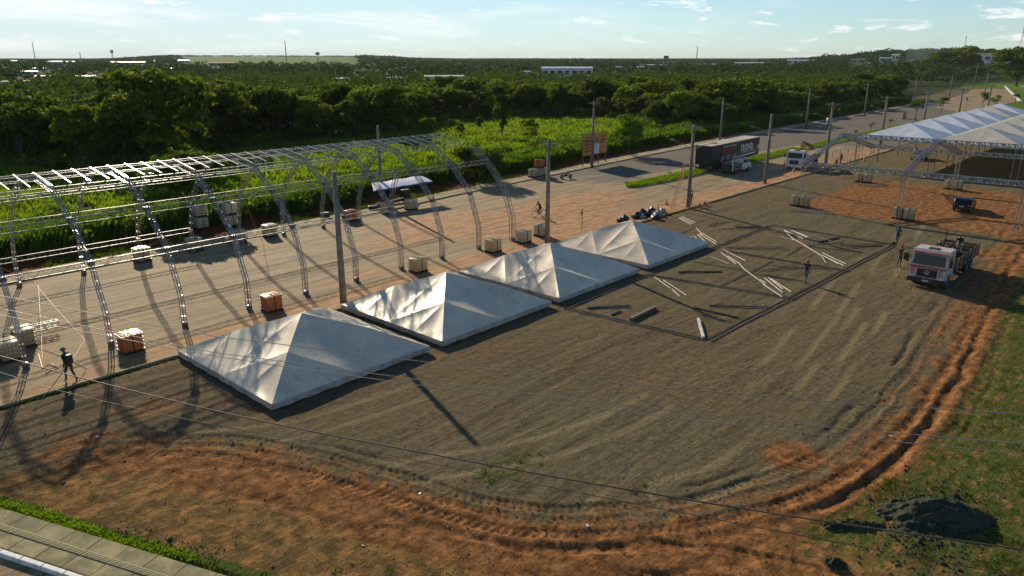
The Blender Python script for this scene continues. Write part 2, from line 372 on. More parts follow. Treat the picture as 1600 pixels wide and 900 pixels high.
kc = k.mix(k.ramp(k.noise(k.uv, 2.5, 5, 0.7), 0.52, 0.7, 0, 0.6), kc, (0.12, 0.11, 0.06))
M['kerbc'] = k.out(kc, k.bump(k.noise(k.uv, 12, 4, 0.7), 0.012), 0.9)
k = SH('paving concrete')
kc = k.mix(k.ramp(k.noise(k.uv, 1.1, 6, 0.65), 0.36, 0.64), (0.17, 0.155, 0.075), (0.34, 0.285, 0.145))
kc = k.mix(k.ramp(k.noise(k.uv, 0.5, 5, 0.7), 0.52, 0.66, 0, 0.7), kc, (0.10, 0.105, 0.05))
kc = k.mix(k.ramp(k.noise(k.uv, 18, 3, 0.7), 0.6, 0.75, 0, 0.6), kc, (0.07, 0.065, 0.04))
M['paving'] = k.out(kc, k.bump(k.noise(k.uv, 14, 4, 0.7), 0.01), 0.85)
M['kerb_white'] = mat('white kerb paint', (0.72, 0.74, 0.74), 0.7, var=0.35, scale=3.5, bump=0.006, bscale=20)
M['tactile'] = mat('worn tactile tile', (0.36, 0.32, 0.15), 0.8, var=0.4, scale=3)
M['leaf_dark'] = leafmat('dark leaves', (0.012, 0.026, 0.005), (0.150, 0.200, 0.020), (1.5, 1.5, 0.4), 0.42)
M['leaf_mass'] = leafmat('leaves of the deeper wood', (0.010, 0.024, 0.006), (0.075, 0.110, 0.016), (1.35, 1.5, 0.4), 0.32)
M['leaf_warm'] = leafmat('olive leaves', (0.020, 0.034, 0.007), (0.150, 0.205, 0.024), (1.35, 1.55, 0.4), 0.42)
M['leaf_far'] = leafmat('distant leaves', (0.012, 0.028, 0.010), (0.050, 0.085, 0.022), (1.3, 1.4, 0.6), 0.28, 0.04)
M['grass_tall'] = leafmat('tall grass', (0.050, 0.090, 0.012), (0.20, 0.27, 0.034), (1.45, 1.5, 0.35), 0.50, 0.16)
M['grass_hedge'] = leafmat('roadside grass', (0.030, 0.068, 0.008), (0.15, 0.25, 0.022), (1.4, 1.5, 0.35), 0.45, 0.3)
M['grass_short'] = leafmat('short grass', (0.050, 0.075, 0.012), (0.15, 0.195, 0.034), (1.3, 1.4, 0.4), 0.35, 0.8)
M['grass_vivid'] = leafmat('verge grass', (0.09, 0.15, 0.010), (0.24, 0.34, 0.024), (1.4, 1.5, 0.35), 0.40, 0.8)

# ------------------------------------------------------------------ ground sheet
def smooth_line(pts, n=14):
    P = [np.array(p, float) for p in pts]; P = [2 * P[0] - P[1]] + P + [2 * P[-1] - P[-2]]; o = []
    for i in range(1, len(P) - 2):
        for j in range(n):
            t = j / n; a, b, c, d = P[i - 1], P[i], P[i + 1], P[i + 2]
            o.append(0.5 * (2 * b + (c - a) * t + (2 * a - 5 * b + 4 * c - d) * t * t + (3 * b - a - 3 * c + d) * t ** 3))
    o.append(P[-2]); return np.array(o)
def dist_line(X, Y, L):                                 # signed distance (left +) and arc length
    bd = np.full(X.shape, 1e9); bs = np.zeros(X.shape); bsg = np.ones(X.shape); s0 = 0
    for i in range(len(L) - 1):
        a, b = L[i], L[i + 1]; d = b - a; l = np.hypot(*d); 
        if l < 1e-6: continue
        t = np.clip(((X - a[0]) * d[0] + (Y - a[1]) * d[1]) / l ** 2, 0, 1)
        ex, ey = X - a[0] - t * d[0], Y - a[1] - t * d[1]; q = ex * ex + ey * ey; m = q < bd
        bd = np.where(m, q, bd); bs = np.where(m, s0 + t * l, bs); bsg = np.where(m, np.sign(d[0] * ey - d[1] * ex), bsg); s0 += l
    return np.sqrt(bd) * bsg, bs
T1 = smooth_line([(4.0, 46.0), (4.6, 40.0)] + [auv(*q) for q in [(0, 712), (150, 700), (350, 703), (520, 738), (700, 790), (850, 818), (1010, 815), (1150, 788), (1280, 742), (1375, 672), (1445, 590), (1490, 515), (1540, 430), (1598, 352)]] + [(112, 12.5), (160, 13)])
T2 = smooth_line([auv(*q) for q in [(300, 740), (430, 760), (600, 785), (800, 838), (1000, 868), (1200, 892), (1400, 960)]])
T3 = smooth_line([auv(*q) for q in [(930, 835), (1080, 850), (1250, 800), (1400, 715), (1470, 640), (1530, 540), (1590, 440), (1680, 300)]])
LOT_TRACKS = [smooth_line([auv(*q) for q in L_], 6) for L_ in ([(1330, 430), (1235, 550), (1100, 690), (955, 792)], [(1180, 540), (1000, 640), (840, 700), (640, 735)], [(1370, 470), (1290, 590), (1170, 720), (1050, 770)], [(800, 560), (640, 615), (470, 668), (300, 690)], [(1440, 330), (1330, 500), (1200, 640), (1120, 700)])]
VF = [(-40, 61.4), (13, 62.5), (48, 62.9), (60, 64.5), (91, 66.6), (107, 67.8), (156, 70), (226, 71.5), (290, 74), (330, 77)]
def vfar(u): return np.interp(u, [a for a, b in VF], [b for a, b in VF])
GREEN_AZ = (math.atan2(285 - 800, 1200), math.atan2(556 - 800, 1200))
def hill(X, Y):
    r_ = np.hypot(X, Y); a = np.arctan2(X, Y)
    return sst(r_, 450, 1500) * (sst(a, 0.30, 0.50) * 19 + 2.5 * sst(fbm(a * 6, r_ / 900., 5), 0.3, 0.7)) + 17 * sst(r_, 950, 3200) * sst(a, GREEN_AZ[0] - .10, GREEN_AZ[0]) * (1 - sst(a, GREEN_AZ[1], GREEN_AZ[1] + .12)) + sst(r_, 2500, 8000) * 8 * fbm(X / 900, Y / 900, 9)
def ray_hit(px, py):                                   # where a pixel's ray meets the rising far terrain
    dx, dy = px - 800, py - 450; rx, ry, rz = dx, FPX * CP - dy * SP, -(FPX * SP + dy * CP); n = math.hypot(rx, ry); r_ = np.geomspace(60, 9000, 1500)
    X, Y = r_ * rx / n, r_ * ry / n; hz_ = hill(X, Y); k_ = np.where(CH + rz / n * r_ < hz_)[0]; i = k_[0] if len(k_) else 1100
    return Vector((X[i], Y[i], float(hz_[i])))
TOWN = [(665, 728, 133), (524, 568, 133), (604, 636, 131), (846, 926, 122), (815, 845, 119), (957, 976, 110), (1008, 1036, 109), (980, 1008, 110), (1080, 1126, 105), (1148, 1200, 104), (1232, 1272, 100), (78, 96, 106), (106, 116, 104), (35, 56, 118), (60, 80, 125), (4, 50, 138), (125, 170, 126), (262, 276, 112), (175, 222, 101), (330, 366, 104), (1528, 1556, 98), (1553, 1574, 102), (1490, 1500, 94), (1393, 1403, 95), (1376, 1392, 97), (1330, 1350, 98), (1034, 1046, 110)]
_tc = []
def town_clear(X, Y):
    if not _tc:
        for x0, x1, yb in TOWN:
            p = ray_hit((x0 + x1) / 2, yb); r_ = math.hypot(p.x, p.y); _tc.append((math.atan2(x0 - 802, FPX * 1.047), math.atan2(x1 - 798, FPX * 1.047), r_))
    a = np.arctan2(X, Y); r_ = np.hypot(X, Y); m = np.zeros(X.shape, bool)
    for a0, a1, rb_ in _tc: m |= (a > a0 - .004) & (a < a1 + .004) & (r_ > rb_ * .72) & (r_ < rb_ * 1.0 + 30)
    return m
def field_az(X, Y):                                     # the open pasture seen towards the left of the horizon
    a = np.arctan2(X, Y); r_ = np.hypot(X, Y)
    return sst(a, GREEN_AZ[0] - .02, GREEN_AZ[0] + .02) * (1 - sst(a, GREEN_AZ[1] - .015, GREEN_AZ[1] + .015)) * sst(r_, 1000, 1150) * (1 - sst(r_, 4200, 4800))
FRONT = [at(*q) for q in [(-500, 255), (-150, 262), (0, 262), (130, 270), (240, 262), (345, 240), (440, 226), (520, 222), (615, 214), (700, 192), (800, 186), (900, 185), (960, 190), (1010, 203), (1080, 208), (1150, 198), (1250, 184), (1350, 167), (1450, 149), (1500, 138), (1560, 112), (2000, 108)]]
_fa = [math.atan2(p.x, p.y) for p in FRONT]; _fd = [math.hypot(p.x, p.y) for p in FRONT]
def front_dist(a): return np.interp(a, _fa, _fd)
def ground_fields(X, Y, full=True):
    U = X * UX + Y * UY; V = -X * UY + Y * UX; r_ = np.hypot(X, Y); A = np.arctan2(X, Y)
    near = sst(r_, 170, 120); z = 0.035 * (fbm(U * .35, V * .9, 3) - .5) * 2 * near
    d1, s1 = dist_line(U, V, T1); d2, s2 = dist_line(U, V, T2); d3, s3 = dist_line(U, V, T3)
    wob = (fbm(U * .5, V * .5, 21) - .5)
    outside = sst(d1, -0.4 + 0, -2.2) * (V < 60) * (r_ < 200)
    lot = sst(d1, -1.0, 1.0) * (V < 40)
    # ruts
    dd = d1 + wob * 0.5; e1 = vn(s1 * .9, d1 * .5, 51) * .6 + .7
    deep = sst(s1, 14, 30) * (0.45 + 0.8 * vn(s1 * .16, s1 * 0, 8))
    def groove(c, hw, ed=.07): return sst(np.abs(dd - c), hw + ed, hw - ed * .4)
    def tread(c, hw, ph=0.0): return groove(c, hw, .04) * (np.abs(((s1 / .34 + np.abs(dd - c) * 1.3 + ph) % 1.0) - .5) * 2 - .5)
    rut = np.maximum.reduce([groove(-.55, .24), groove(.95, .24), groove(.25, .2) * .7])
    gp = sst(vn(s1 * .3, s1 * 0 + 9, 19), .2, .45)
    z += near * sst(s1, 10, 22) * (-.055 * rut * (.5 + .5 * gp) + .030 * gp * (tread(-.55, .24) + tread(.95, .24, .3) + .8 * tread(.25, .2, .6)) + .018 * np.exp(-((np.abs(dd - .2) - 1.05) / .1) ** 2))
    c2 = -1.35 + .12 * (vn(s1 * .3, s1 * 0, 24) - .5); wd2 = .20 + .08 * vn(s1 * .5, s1 * 0, 25); dp2 = (.35 + .65 * sst(vn(s1 * .12, s1 * 0, 26), .2, .6)) * sst(s1, 16, 34) * (.55 + .45 * sst(s1, 30, 42))
    z += near * dp2 * (-.13 * np.exp(-(np.abs(dd - c2) / wd2) ** 2.2) * e1 + .05 * np.exp(-((dd - c2 + .38) / .18) ** 2) * e1 * (vn(s1 * 2, d1 * 2, 27) + .3) + .04 * np.exp(-((dd - c2 - .34) / .10) ** 2))
    z += near * deep * (-.10 * np.exp(-((dd - 1.75) / .14) ** 2) * sst(vn(s1 * .3, s1 * 0 + 5, 28), .45, .75))
    z += near * deep * -0.07 * np.exp(-((dd + 2.7) / .22) ** 2) * sst(vn(s1 * .12, s1 * 0 + 3, 4), .4, .7)
    for d_, s_ in ((d2, s2), (d3, s3)):
        q = d_ + wob * .4
        w_ = sst(vn(s_ * .2, s_ * 0, 11), .25, .6); gg = sst(np.abs(np.abs(q) - .8), .24, .13); z += near * w_ * (-.05 * gg + .022 * gg * (np.abs(((s_ / .34 + np.abs(np.abs(q) - .8) * 1.3) % 1.0) - .5) * 2 - .5) + .02 * np.exp(-((np.abs(q) - 1.12) / .08) ** 2))
    # churned, lumpy soil beside the track
    z += near * (0.085 * (fbm(U * 3.1, V * 3.1, 31, 5, .72) - .5) * np.clip(np.exp(-(d1 / 3.2) ** 2) + .6 * outside, 0, 1)) * (V < 40)
    z += near * 0.05 * (fbm(U * 1.1, V * 1.1, 33, 6, .62) - .5) * outside
    mwt = np.zeros(X.shape)
    for ci, Lc in enumerate(LOT_TRACKS):
        dl, sl_ = dist_line(U, V, Lc); q = sst(np.abs(np.abs(dl) - .85), .26, .12) * sst(vn(sl_ * .25, sl_ * 0, 60 + ci), .3, .6) * lot * near
        mwt = np.maximum(mwt, q); z += -.015 * q + .010 * q * np.sin(sl_ * 20 + np.abs(dl) * 9)
    vf = vfar(U); infar = sst(V, vf + 2.2, vf + 3.4)
    z = np.where((V > 39.2) & (V < vf + 2.6) & (U < 330), -0.06, z)
    z += infar * (U < 330) * (0.30 * (fbm(U * .5, V * .5, 41) - .35)) * (V > 50)
    # keep the street corner at the lower left flat
    cu, cv = U - 4.6, V - 29.8; nd = cu * -.931 + cv * -.364
    z = np.where(nd > -0.25, -0.06, z)
    z = z + hill(X, Y)
    if not full: return z
    g1 = sst(outside * (U > 14) * 1.0, 0, 1)
    right = sst(U + V * .3, 22, 27) * sst(V, 12, 8.5)
    m_or = (.50 + .42 * sst(-d1, -.2, 1.4) + .22 * (fbm(s1 * .25, d1 * 1.6, 90) - .5)) * np.exp(-((d1 + .3) / 2.0) ** 4) * sst(s1, 9, 18) * (V < 40)
    m_or = np.maximum(m_or, .82 * np.exp(-((d1 + 2.4) / 1.0) ** 2) * sst(s1, 20, 30))
    m_or = np.maximum(m_or, np.exp(-(d2 / 1.5) ** 2) * .95)
    def blob(px, py, ru, rv, w=1.0):
        a, b = auv(px, py); return w * np.exp(-(((U - a) / ru) ** 2 + ((V - b) / rv) ** 2) ** 1.5)
    rect = sst(U, 79.5, 81) * sst(U, 112, 106) * sst(V, 32.5, 31) * sst(V, -4, 0)
    m_or = np.maximum(m_or, rect * .66)
    m_or = np.maximum.reduce([m_or, blob(1240, 712, 1.6, 1.5, .8), blob(400, 712, 1.6, 1.2, .75), blob(1575, 400, 4, 3, .8), blob(760, 545, 3, 2.2, .42), blob(1040, 615, 2, 2, .35), blob(120, 700, 2.5, 2, .6), blob(230, 640, 2.5, 2.0, .5),
                              (sst(V, 37, 39.2) * (V < 39.6) * sst(U, 44, 60) * sst(U, 150, 110) * .5)])
    m_gr = outside * (0.31 + .29 * right) + blob(780, 740, 3, 1.5, .5) + blob(1000, 775, 2.5, 1.0, .45)
    m_gr = m_gr * (1 - .8 * np.exp(-(d1 / 1.9) ** 4)) * (1 - .8 * np.exp(-(d2 / 1.4) ** 2))
    strip = sst(nd, -1.1, -.3) * (nd < .1); m_gr = np.maximum(m_gr, strip)
    m_gr = np.maximum(m_gr, .42 * sst(V, 39.0, 39.5) * (V < 39.7))
    m_red = sst(V, vf + 2.0, vf + 2.8) * sst(V, vf + 8.5, vf + 6.5) * (U < 330)
    m_far = ((V > vf + 8) & (U < 330)) | (r_ > 500) | (A < -.9); m_far = m_far.astype(float)
    beyond = sst(r_, front_dist(A) - 2, front_dist(A) + 6) * (V > 60)
    m_for = np.clip(beyond * (1 - field_az(X, Y)), 0, 1)
    m_for = np.where((r_ > 560), 1 - field_az(X, Y), m_for)
    t_m = (rut * .5 + .15 * np.exp(-(d1 / 1.6) ** 4)) * sst(s1, 8, 20) * near * sst(vn(s1 * .4, d1 * .8, 77), .25, .6)
    t_s, t_d = s1, d1
    alt = (np.abs(d3) < 1.5) | (np.abs(d2) < 1.5)
    return z, dict(m_or=m_or, m_gr=m_gr, m_out=outside, m_red=m_red, m_far=m_far, m_for=m_for, t_s=t_s, t_d=t_d, t_m=t_m, m_wt=mwt)
azs = np.concatenate([np.linspace(-180, -54, 22)[:-1], np.linspace(-54, -43, 24)[:-1], np.linspace(-43, 43, 600), np.linspace(43, 54, 24)[1:], np.linspace(54, 180, 22)[1:]])
rr = np.concatenate([[0.5, 5, 10, 13], np.geomspace(15, 130, 560), np.geomspace(132, 12000, 170)])
AA, RR = np.meshgrid(np.radians(azs), rr); XX = (RR * np.sin(AA)).ravel(); YY = (RR * np.cos(AA)).ravel()
ZZ, AT = ground_fields(XX, YY)
na, nr = len(azs), len(rr); ii = np.arange(nr - 1)[:, None] * na + np.arange(na - 1)[None]
FF = np.stack([ii, ii + na, ii + na + 1, ii + 1], -1).reshape(-1, 4)
gr = np_mesh('ground', np.stack([XX, YY, ZZ], 1), FF[:, ::-1], M['ground'], smooth=True, attrs=AT); tag(gr, kind='structure')
def gz(x, y): return float(ground_fields(np.array([x]), np.array([y]), False)[0])

# ------------------------------------------------------------------ roads, kerbs, verge
def strip(name, us, va, vb, z, mats, z_side=None, attrs=None, nv=2, kind='structure', label=None):
    us = np.asarray(us, float); n = len(us); T = np.linspace(0, 1, nv)
    VA = va(us) if callable(va) else np.full(n, float(va)); VB = vb(us) if callable(vb) else np.full(n, float(vb))
    Ug = np.repeat(us[:, None], nv, 1); Vg = VA[:, None] * (1 - T) + VB[:, None] * T
    P = np.stack([Ug * UX - Vg * UY, Ug * UY + Vg * UX, np.full(Ug.shape, z)], -1).reshape(-1, 3)
    i = np.arange(n - 1)[:, None] * nv + np.arange(nv - 1)[None]; F = np.stack([i, i + nv, i + nv + 1, i + 1], -1).reshape(-1, 4)
    at_ = {k_: f(Ug.ravel(), Vg.ravel()) for k_, f in (attrs or {}).items()}
    if z_side is not None:
        Pl = P.reshape(n, nv, 3)
        for side in (0, nv - 1):
            b = len(P); q = Pl[:, side].copy(); q2 = q.copy(); q2[:, 2] = z_side; P = np.concatenate([P, q, q2]); j = np.arange(n - 1)
            F = np.concatenate([F, np.stack([b + j, b + j + 1, b + n + j + 1, b + n + j], -1)])
            for k_ in at_: at_[k_] = np.concatenate([at_[k_], np.zeros(2 * n)])
        for e in (0, n - 1):
            b = len(P); a0, b0 = Pl[e, 0].copy(), Pl[e, -1].copy(); a1, b1 = a0.copy(), b0.copy(); a1[2] = b1[2] = z_side
            P = np.concatenate([P, [a0, b0, b1, a1]]); F = np.concatenate([F, [[b, b + 1, b + 2, b + 3]]])
            for k_ in at_: at_[k_] = np.concatenate([at_[k_], np.zeros(4)])
    o = np_mesh(name, P, F, mats, attrs=at_); return tag(o, label, kind=kind)
def road_or(U, V):
    def b(px, py, ru, rv, w): a, c = auv(px, py); return w * np.exp(-(((U - a) / ru) ** 2 + ((V - c) / rv) ** 2))
    m = .85 * sst(V, 44.0, 41.2) * sst(U, 12, 30) * sst(U, 135, 110) + .5 * sst(V, 44.5, 41)
    m = np.maximum.reduce([m, b(800, 345, 11, 6, 1.2), b(900, 320, 12, 5.5, 1.1), b(940, 345, 10, 4.0, 1.1), b(1050, 315, 12, 3, .6), b(640, 370, 9, 4, .75), b(690, 345, 10, 5, .8), b(560, 430, 6, 2, .6), b(1340, 240, 14, 2.5, .8)])
    return m
def road_dk(U, V): return .75 * sst(V, 54.5, 57) * sst(U, 60, 90) + .8 * sst(U, 125, 160) + .35 * sst(U, 20, 8) * sst(V, 50, 55)
us = np.concatenate([np.linspace(-14, 130, 289), np.linspace(132, 330, 60)])
strip('road', us, 40.3, vfar, 0.0, M['road'], attrs={'m_or': road_or, 'm_dk': road_dk}, nv=46)
strip('kerb', np.linspace(-14, 330, 170), lambda u: vfar(u), lambda u: vfar(u) + .2, 0.135, M['kerbc'], -0.05)
strip('pavement', np.linspace(-14, 330, 170), lambda u: vfar(u) + .2, lambda u: vfar(u) + 2.5, 0.125, M['kerbc'], -0.1)
strip('kerb', np.linspace(-14, 150, 80), 39.45, 39.65, 0.13, M['kerbc'], -0.08)
strip('footpath', np.linspace(-14, 150, 240), 39.65, 40.3, 0.06, M['road'], -0.1, attrs={'m_or': lambda U, V: .75 + 0 * U, 'm_dk': lambda U, V: 0 * U}, nv=3)
# median with turf
mu = np.concatenate([np.linspace(79.6, 82, 6), np.linspace(84, 300, 90)])
def med_a(u): return 52.1 - 1.5 * np.sqrt(np.clip((u - 79.6) / 8.0, 0, 1))
def med_b(u): return 52.1 + 1.7 * np.sqrt(np.clip((u - 79.6) / 3.0, 0, 1))
strip('median_kerb', mu, med_a, med_b, 0.12, M['kerbc'], -0.05)
strip('median_turf', mu[3:], lambda u: med_a(u) + .18, lambda u: med_b(u) - .18, 0.135, M['grass_vivid'], nv=4, kind='structure')
# the road bends away beyond the marquee
bm = MB()
far_l = [(1462, 168), (1490, 152), (1512, 146), (1522, 135), (1524, 128), (1508, 119)]; far_r = [(1500, 176), (1560, 165), (1592, 158), (1580, 146), (1566, 133), (1545, 122)]
vs = [at(*p, .05) for p in far_l] + [at(*p, .05) for p in far_r]
bm.add(vs, [(i, i + 6, i + 7, i + 1) for i in range(5)]); o = bm.build('road', M['road']); tag(o, kind='structure')
for side, pts in (('r', [(1594, 158), (1582, 146), (1567, 132), (1540, 125), (1512, 118)]), ('l', [(1560, 122), (1600, 136)])):
    kb = MB()
    for a, b in zip(pts[:-1], pts[1:]): kb.beam(at(*a, .15), at(*b, .15), 1.0, .3)
    tag(kb.build('kerb', M['kerb_white']), kind='structure')
rb = MB(); q = [at(1490, 160, .02), at(1545, 124, .02), at(1620, 128, .02), at(1640, 200, .02), at(1560, 190, .02)]
rb.add(q, [(0, 1, 2, 3, 4)]); tag(rb.build('grass_verge', M['grass_vivid']), kind='structure')

# street corner at the lower left: paving slabs, tactile strip, white kerb
D = np.array([.364, -.931]); N = np.array([-.931, -.364]); C0 = np.array([4.6, 29.8])
def SC(s, n, z=0.0): p = C0 + D * s + N * n; return W(p[0], p[1], z)
cz = math.atan2((SC(1, 0) - SC(0, 0)).y, (SC(1, 0) - SC(0, 0)).x)
side = MB(); side.add([SC(-14, -.05, .03), SC(18, -.05, .03), SC(18, 1.66, .03), SC(-14, 1.66, .03)], [(0, 1, 2, 3)])
side.add([SC(-14, -.05, .03), SC(18, -.05, .03), SC(18, -.05, -.1), SC(-14, -.05, -.1)], [(0, 1, 2, 3)])
sidewalk = tag(side.build('sidewalk', M['paving']), kind='structure')
slab = MB().bbox(-.615, .615, -.80, .80, 0, .09, .012).build('paving_slab', M['paving']); first = True
for i in range(22):
    o = slab if first else slab.copy()
    if not first: COL.objects.link(o)
    first = False; o.parent = sidewalk; o.location = SC(-13 + i * 1.25, .80, .032 + random.uniform(-.004, .004)); o.rotation_euler = (random.uniform(-.004, .004), random.uniform(-.004, .004), cz)
tl = MB().box(-.14, .14, -.135, .135, 0, .02)
for j in range(4): tl.box(-.13, .13, -.115 + j * .064, -.085 + j * .064, .02, .032)
tl = tl.build('tactile_tile', M['tactile']); first = True
for i in range(88):
    o = tl if first else tl.copy()
    if not first: COL.objects.link(o)
    first = False; o.parent = sidewalk; o.location = SC(-13.3 + i * .292, .82, .124); o.rotation_euler = (0, 0, cz)
ks = MB().bbox(-.49, .49, -.09, .09, 0, .27, .02).build('kerb_stone', M['kerb_white']); first = True
kr = tag(empty('street_kerb', SC(0, 1.75, -.12)), kind='structure')
for i in range(26):
    o = ks if first else ks.copy()
    if not first: COL.objects.link(o)
    first = False; o.parent = kr; p = SC(-11 + i * 1.0, 1.76, -.12) - kr.location; o.location = p; o.rotation_euler = (0, 0, cz)
cs = MB(); cs.add([SC(-16, 1.8, -.03), SC(22, 1.8, -.03), SC(22, 12, -.03), SC(-16, 12, -.03)], [(0, 1, 2, 3)])
tag(cs.build('street', M['road']), kind='structure')
# ------------------------------------------------------------------ vegetation
def leaf_cloud(blobs, per, size, seed, flat=1.0):
    g_ = np.random.default_rng(seed); C = []; Nn = []
    for (cx, cy, cz_, r_) in blobs:
        n = int(per * r_ * r_)
        d = g_.normal(size=(n, 3)); d /= np.linalg.norm(d, axis=1)[:, None]; d[:, 2] = np.where(d[:, 2] < -.35, -d[:, 2] * .6, d[:, 2])
        rad = r_ * (0.62 + 0.45 * g_.random(n) ** .7)
        C.append(np.array([cx, cy, cz_]) + d * rad[:, None] * np.array([1, 1, .8 * flat])); Nn.append(d * .8 + g_.normal(size=(n, 3)) * .55)
    C = np.concatenate(C); Nn = np.concatenate(Nn); Nn /= np.linalg.norm(Nn, axis=1)[:, None]
    t = np.cross(Nn, g_.normal(size=Nn.shape)); t /= np.linalg.norm(t, axis=1)[:, None]; b = np.cross(Nn, t)
    s_ = size * (0.6 + .8 * g_.random(len(C)))[:, None]
    V = np.stack([C - t * s_, C - b * s_ * .55, C + t * s_, C + b * s_ * .55], 1).reshape(-1, 3)
    F = np.arange(len(C) * 4).reshape(-1, 4)
    return V, F
def crown_blobs(h, w, trunk, n, seed, top=.5):
    g_ = random.Random(seed); B = []
    for i in range(n):
        a = g_.random() * 6.283; q = g_.random() ** .55; zz = g_.random() ** .8
        hh = trunk + (h - trunk) * (.12 + .80 * zz); env = w / 2 * math.sqrt(max(.08, 1 - ((zz - .42) / .68) ** 2))
        rb_ = (w * .12 + .25) * g_.uniform(.75, 1.35)
        B.append((math.cos(a) * env * q * .86, math.sin(a) * env * q * .86, min(hh, h - rb_ * .8), rb_))
    return B
def trunk_mesh(name, h, w, trunk, blobs, seed, parent, r0=.2):
    g_ = random.Random(seed); mb = MB(); lean = Vector((g_.uniform(-.3, .3), g_.uniform(-.3, .3), 0))
    top = Vector((0, 0, trunk * .9)) + lean; mb.tube([(0, 0, -.3), tuple(lean * .4 + Vector((0, 0, trunk * .5))), tuple(top)], [r0 * 1.3, r0, r0 * .8], 7)
    for b in blobs[:9]:
        t = Vector(b[:3]); m = top.lerp(t, .5) + Vector((g_.uniform(-.4, .4), g_.uniform(-.4, .4), .1))
        mb.tube([tuple(top - Vector((0, 0, .2))), tuple(m), tuple(t)], [r0 * .55, r0 * .36, r0 * .14], 5, cap=False)
    return mb.build(name, M['bark'], parent, True)
def tree_proto(name, h, w, trunk, nb, per, size, seed, mt, r0=.2):
    e = empty(name, (0, 0, 0)); B = crown_blobs(h, w, trunk, nb, seed)
    V, F = leaf_cloud(B, per, size, seed); np_mesh('crown', V, F, mt, e); trunk_mesh('trunk', h, w, trunk, B, seed, e, r0)
    return e, h
protos = [tree_proto('tree', 8.5, 8.0, 1.5, 26, 95, .27, 1, M['leaf_dark']), tree_proto('tree', 7.5, 7.2, 1.2, 23, 95, .27, 2, M['leaf_warm']),
          tree_proto('tree', 9.5, 7.4, 2.4, 26, 90, .28, 3, M['leaf_dark']), tree_proto('tree', 6.5, 7.2, 1.4, 17, 90, .26, 4, M['leaf_warm']),
          tree_proto('tree', 8.0, 9.0, 1.4, 28, 85, .29, 5, M['leaf_dark'])]
used = set()
def place_tree(i, x, y, h, rz, label, group=None, cat='tree', wscale=1.0, name=None, zoff=0.0):
    e, h0 = protos[i]
    o = e if i not in used else copy_tree(e)
    used.add(i); s_ = h / h0; o.location = (x, y, gz(x, y) + zoff); o.rotation_euler = (0, 0, rz); o.scale = (s_ * wscale, s_ * wscale, s_)
    if name: o.name = name
    tag(o, label, cat, group); return o
# trees the photograph singles out: (base px, top py, proto, width factor, label)
def htree(px, py, top):
    p = at(px, py) if py > 140 else ray_hit(px, py); d = p.y; dx, dy = px - 800, top - 450
    rz = -(FPX * SP + dy * CP); ry = FPX * CP - dy * SP; return p, CH + rz * d / ry
special = [(240, 262, 108, 4, 1.08, 'tallest and widest dark green tree behind the left of the metal arch frame'),
           (130, 268, 165, 0, 1.0, 'leafy tree with several thin stems left of the tallest tree'),
           (45, 264, 160, 1, 1.2, 'rounded olive tree at the far left edge of the wood'),
           (196, 268, 186, 3, .9, 'low spreading tree in front of the tallest tree'),
           (345, 238, 130, 2, 1.25, 'tall dark tree right of the tallest tree'),
           (432, 226, 136, 1, 1.15, 'broad olive tree above the middle of the metal arch frame'),
           (492, 226, 152, 0, 1.0, 'dark tree with dense low foliage behind the arch frame'),
           (550, 219, 155, 1, .95, 'tree with a bare slim trunk at the edge of the bright field'),
           (615, 217, 134, 2, 1.05, 'tall narrow tree standing forward at the edge of the bright field'),
           (785, 221, 147, 2, .62, 'lone slim tree with a bare trunk in the bright green field'),
           (750, 206, 183, 3, .75, 'small round sapling left of the lone slim tree'),
           (705, 208, 188, 0, .6, 'small spindly sapling in the bright field'),
           (720, 222, 192, 0, .5, 'thin sapling standing above the corner of the arch frame'),
           (668, 212, 184, 4, .95, 'low dark bushy tree at the left end of the bright field'),
           (1588, 135, 74, 4, 1.1, 'big rounded tree at the right edge beside the far road'),
           (1508, 112, 80, 4, 1.0, 'big rounded dark tree on the rise at the far end of the road'),
           (1470, 112, 88, 3, 1.2, 'rounded tree on the rise left of the biggest one')]
sp_xy = []
for px, py, top, pi_, wf, lb in special:
    p, h = htree(px, py, top); place_tree(pi_, p.x, p.y, h, random.random() * 6, lb, wscale=wf); sp_xy.append((p.x, p.y))
def shrub(name, px, py, w, h, nb, size, seed, mt, label, per=110):
    p = at(px, py); e = empty(name, (p.x, p.y, gz(p.x, p.y)), 0, label, 'shrub'); B = crown_blobs(h, w, .2, nb, seed)
    V, F = leaf_cloud(B, per, size, seed); np_mesh('foliage', V, F, mt, e); trunk_mesh('stem', h, w, .5, B, seed, e, .07)
shrub('shrub', 742, 284, 7.5, 4.6, 26, .20, 51, M['leaf_warm'], 'large dark reddish green bush beside the end of the metal arch frame')
shrub('shrub', 826, 222, 4.2, 4.6, 14, .2, 52, M['leaf_dark'], 'dark upright bush alone in the bright field')
shrub('shrub', 980, 243, 6.5, 7.0, 26, .22, 53, M['grass_hedge'], 'tall light green shrub rising from the roadside grass behind the billboard')
shrub('shrub', 655, 292, 4.0, 2.4, 10, .18, 54, M['grass_hedge'], 'low light green shrub in front of the large reddish green bush')
place_tree(1, *W(32.5, 74.0)[:2], 7.2, 1.0, 'small dense tree standing in the grass behind the two double stacks of tanks', wscale=1.15)
shrub('shrub', 1330, 172, 5, 3.2, 12, .2, 57, M['grass_hedge'], 'green shrub at the roadside before the trees')
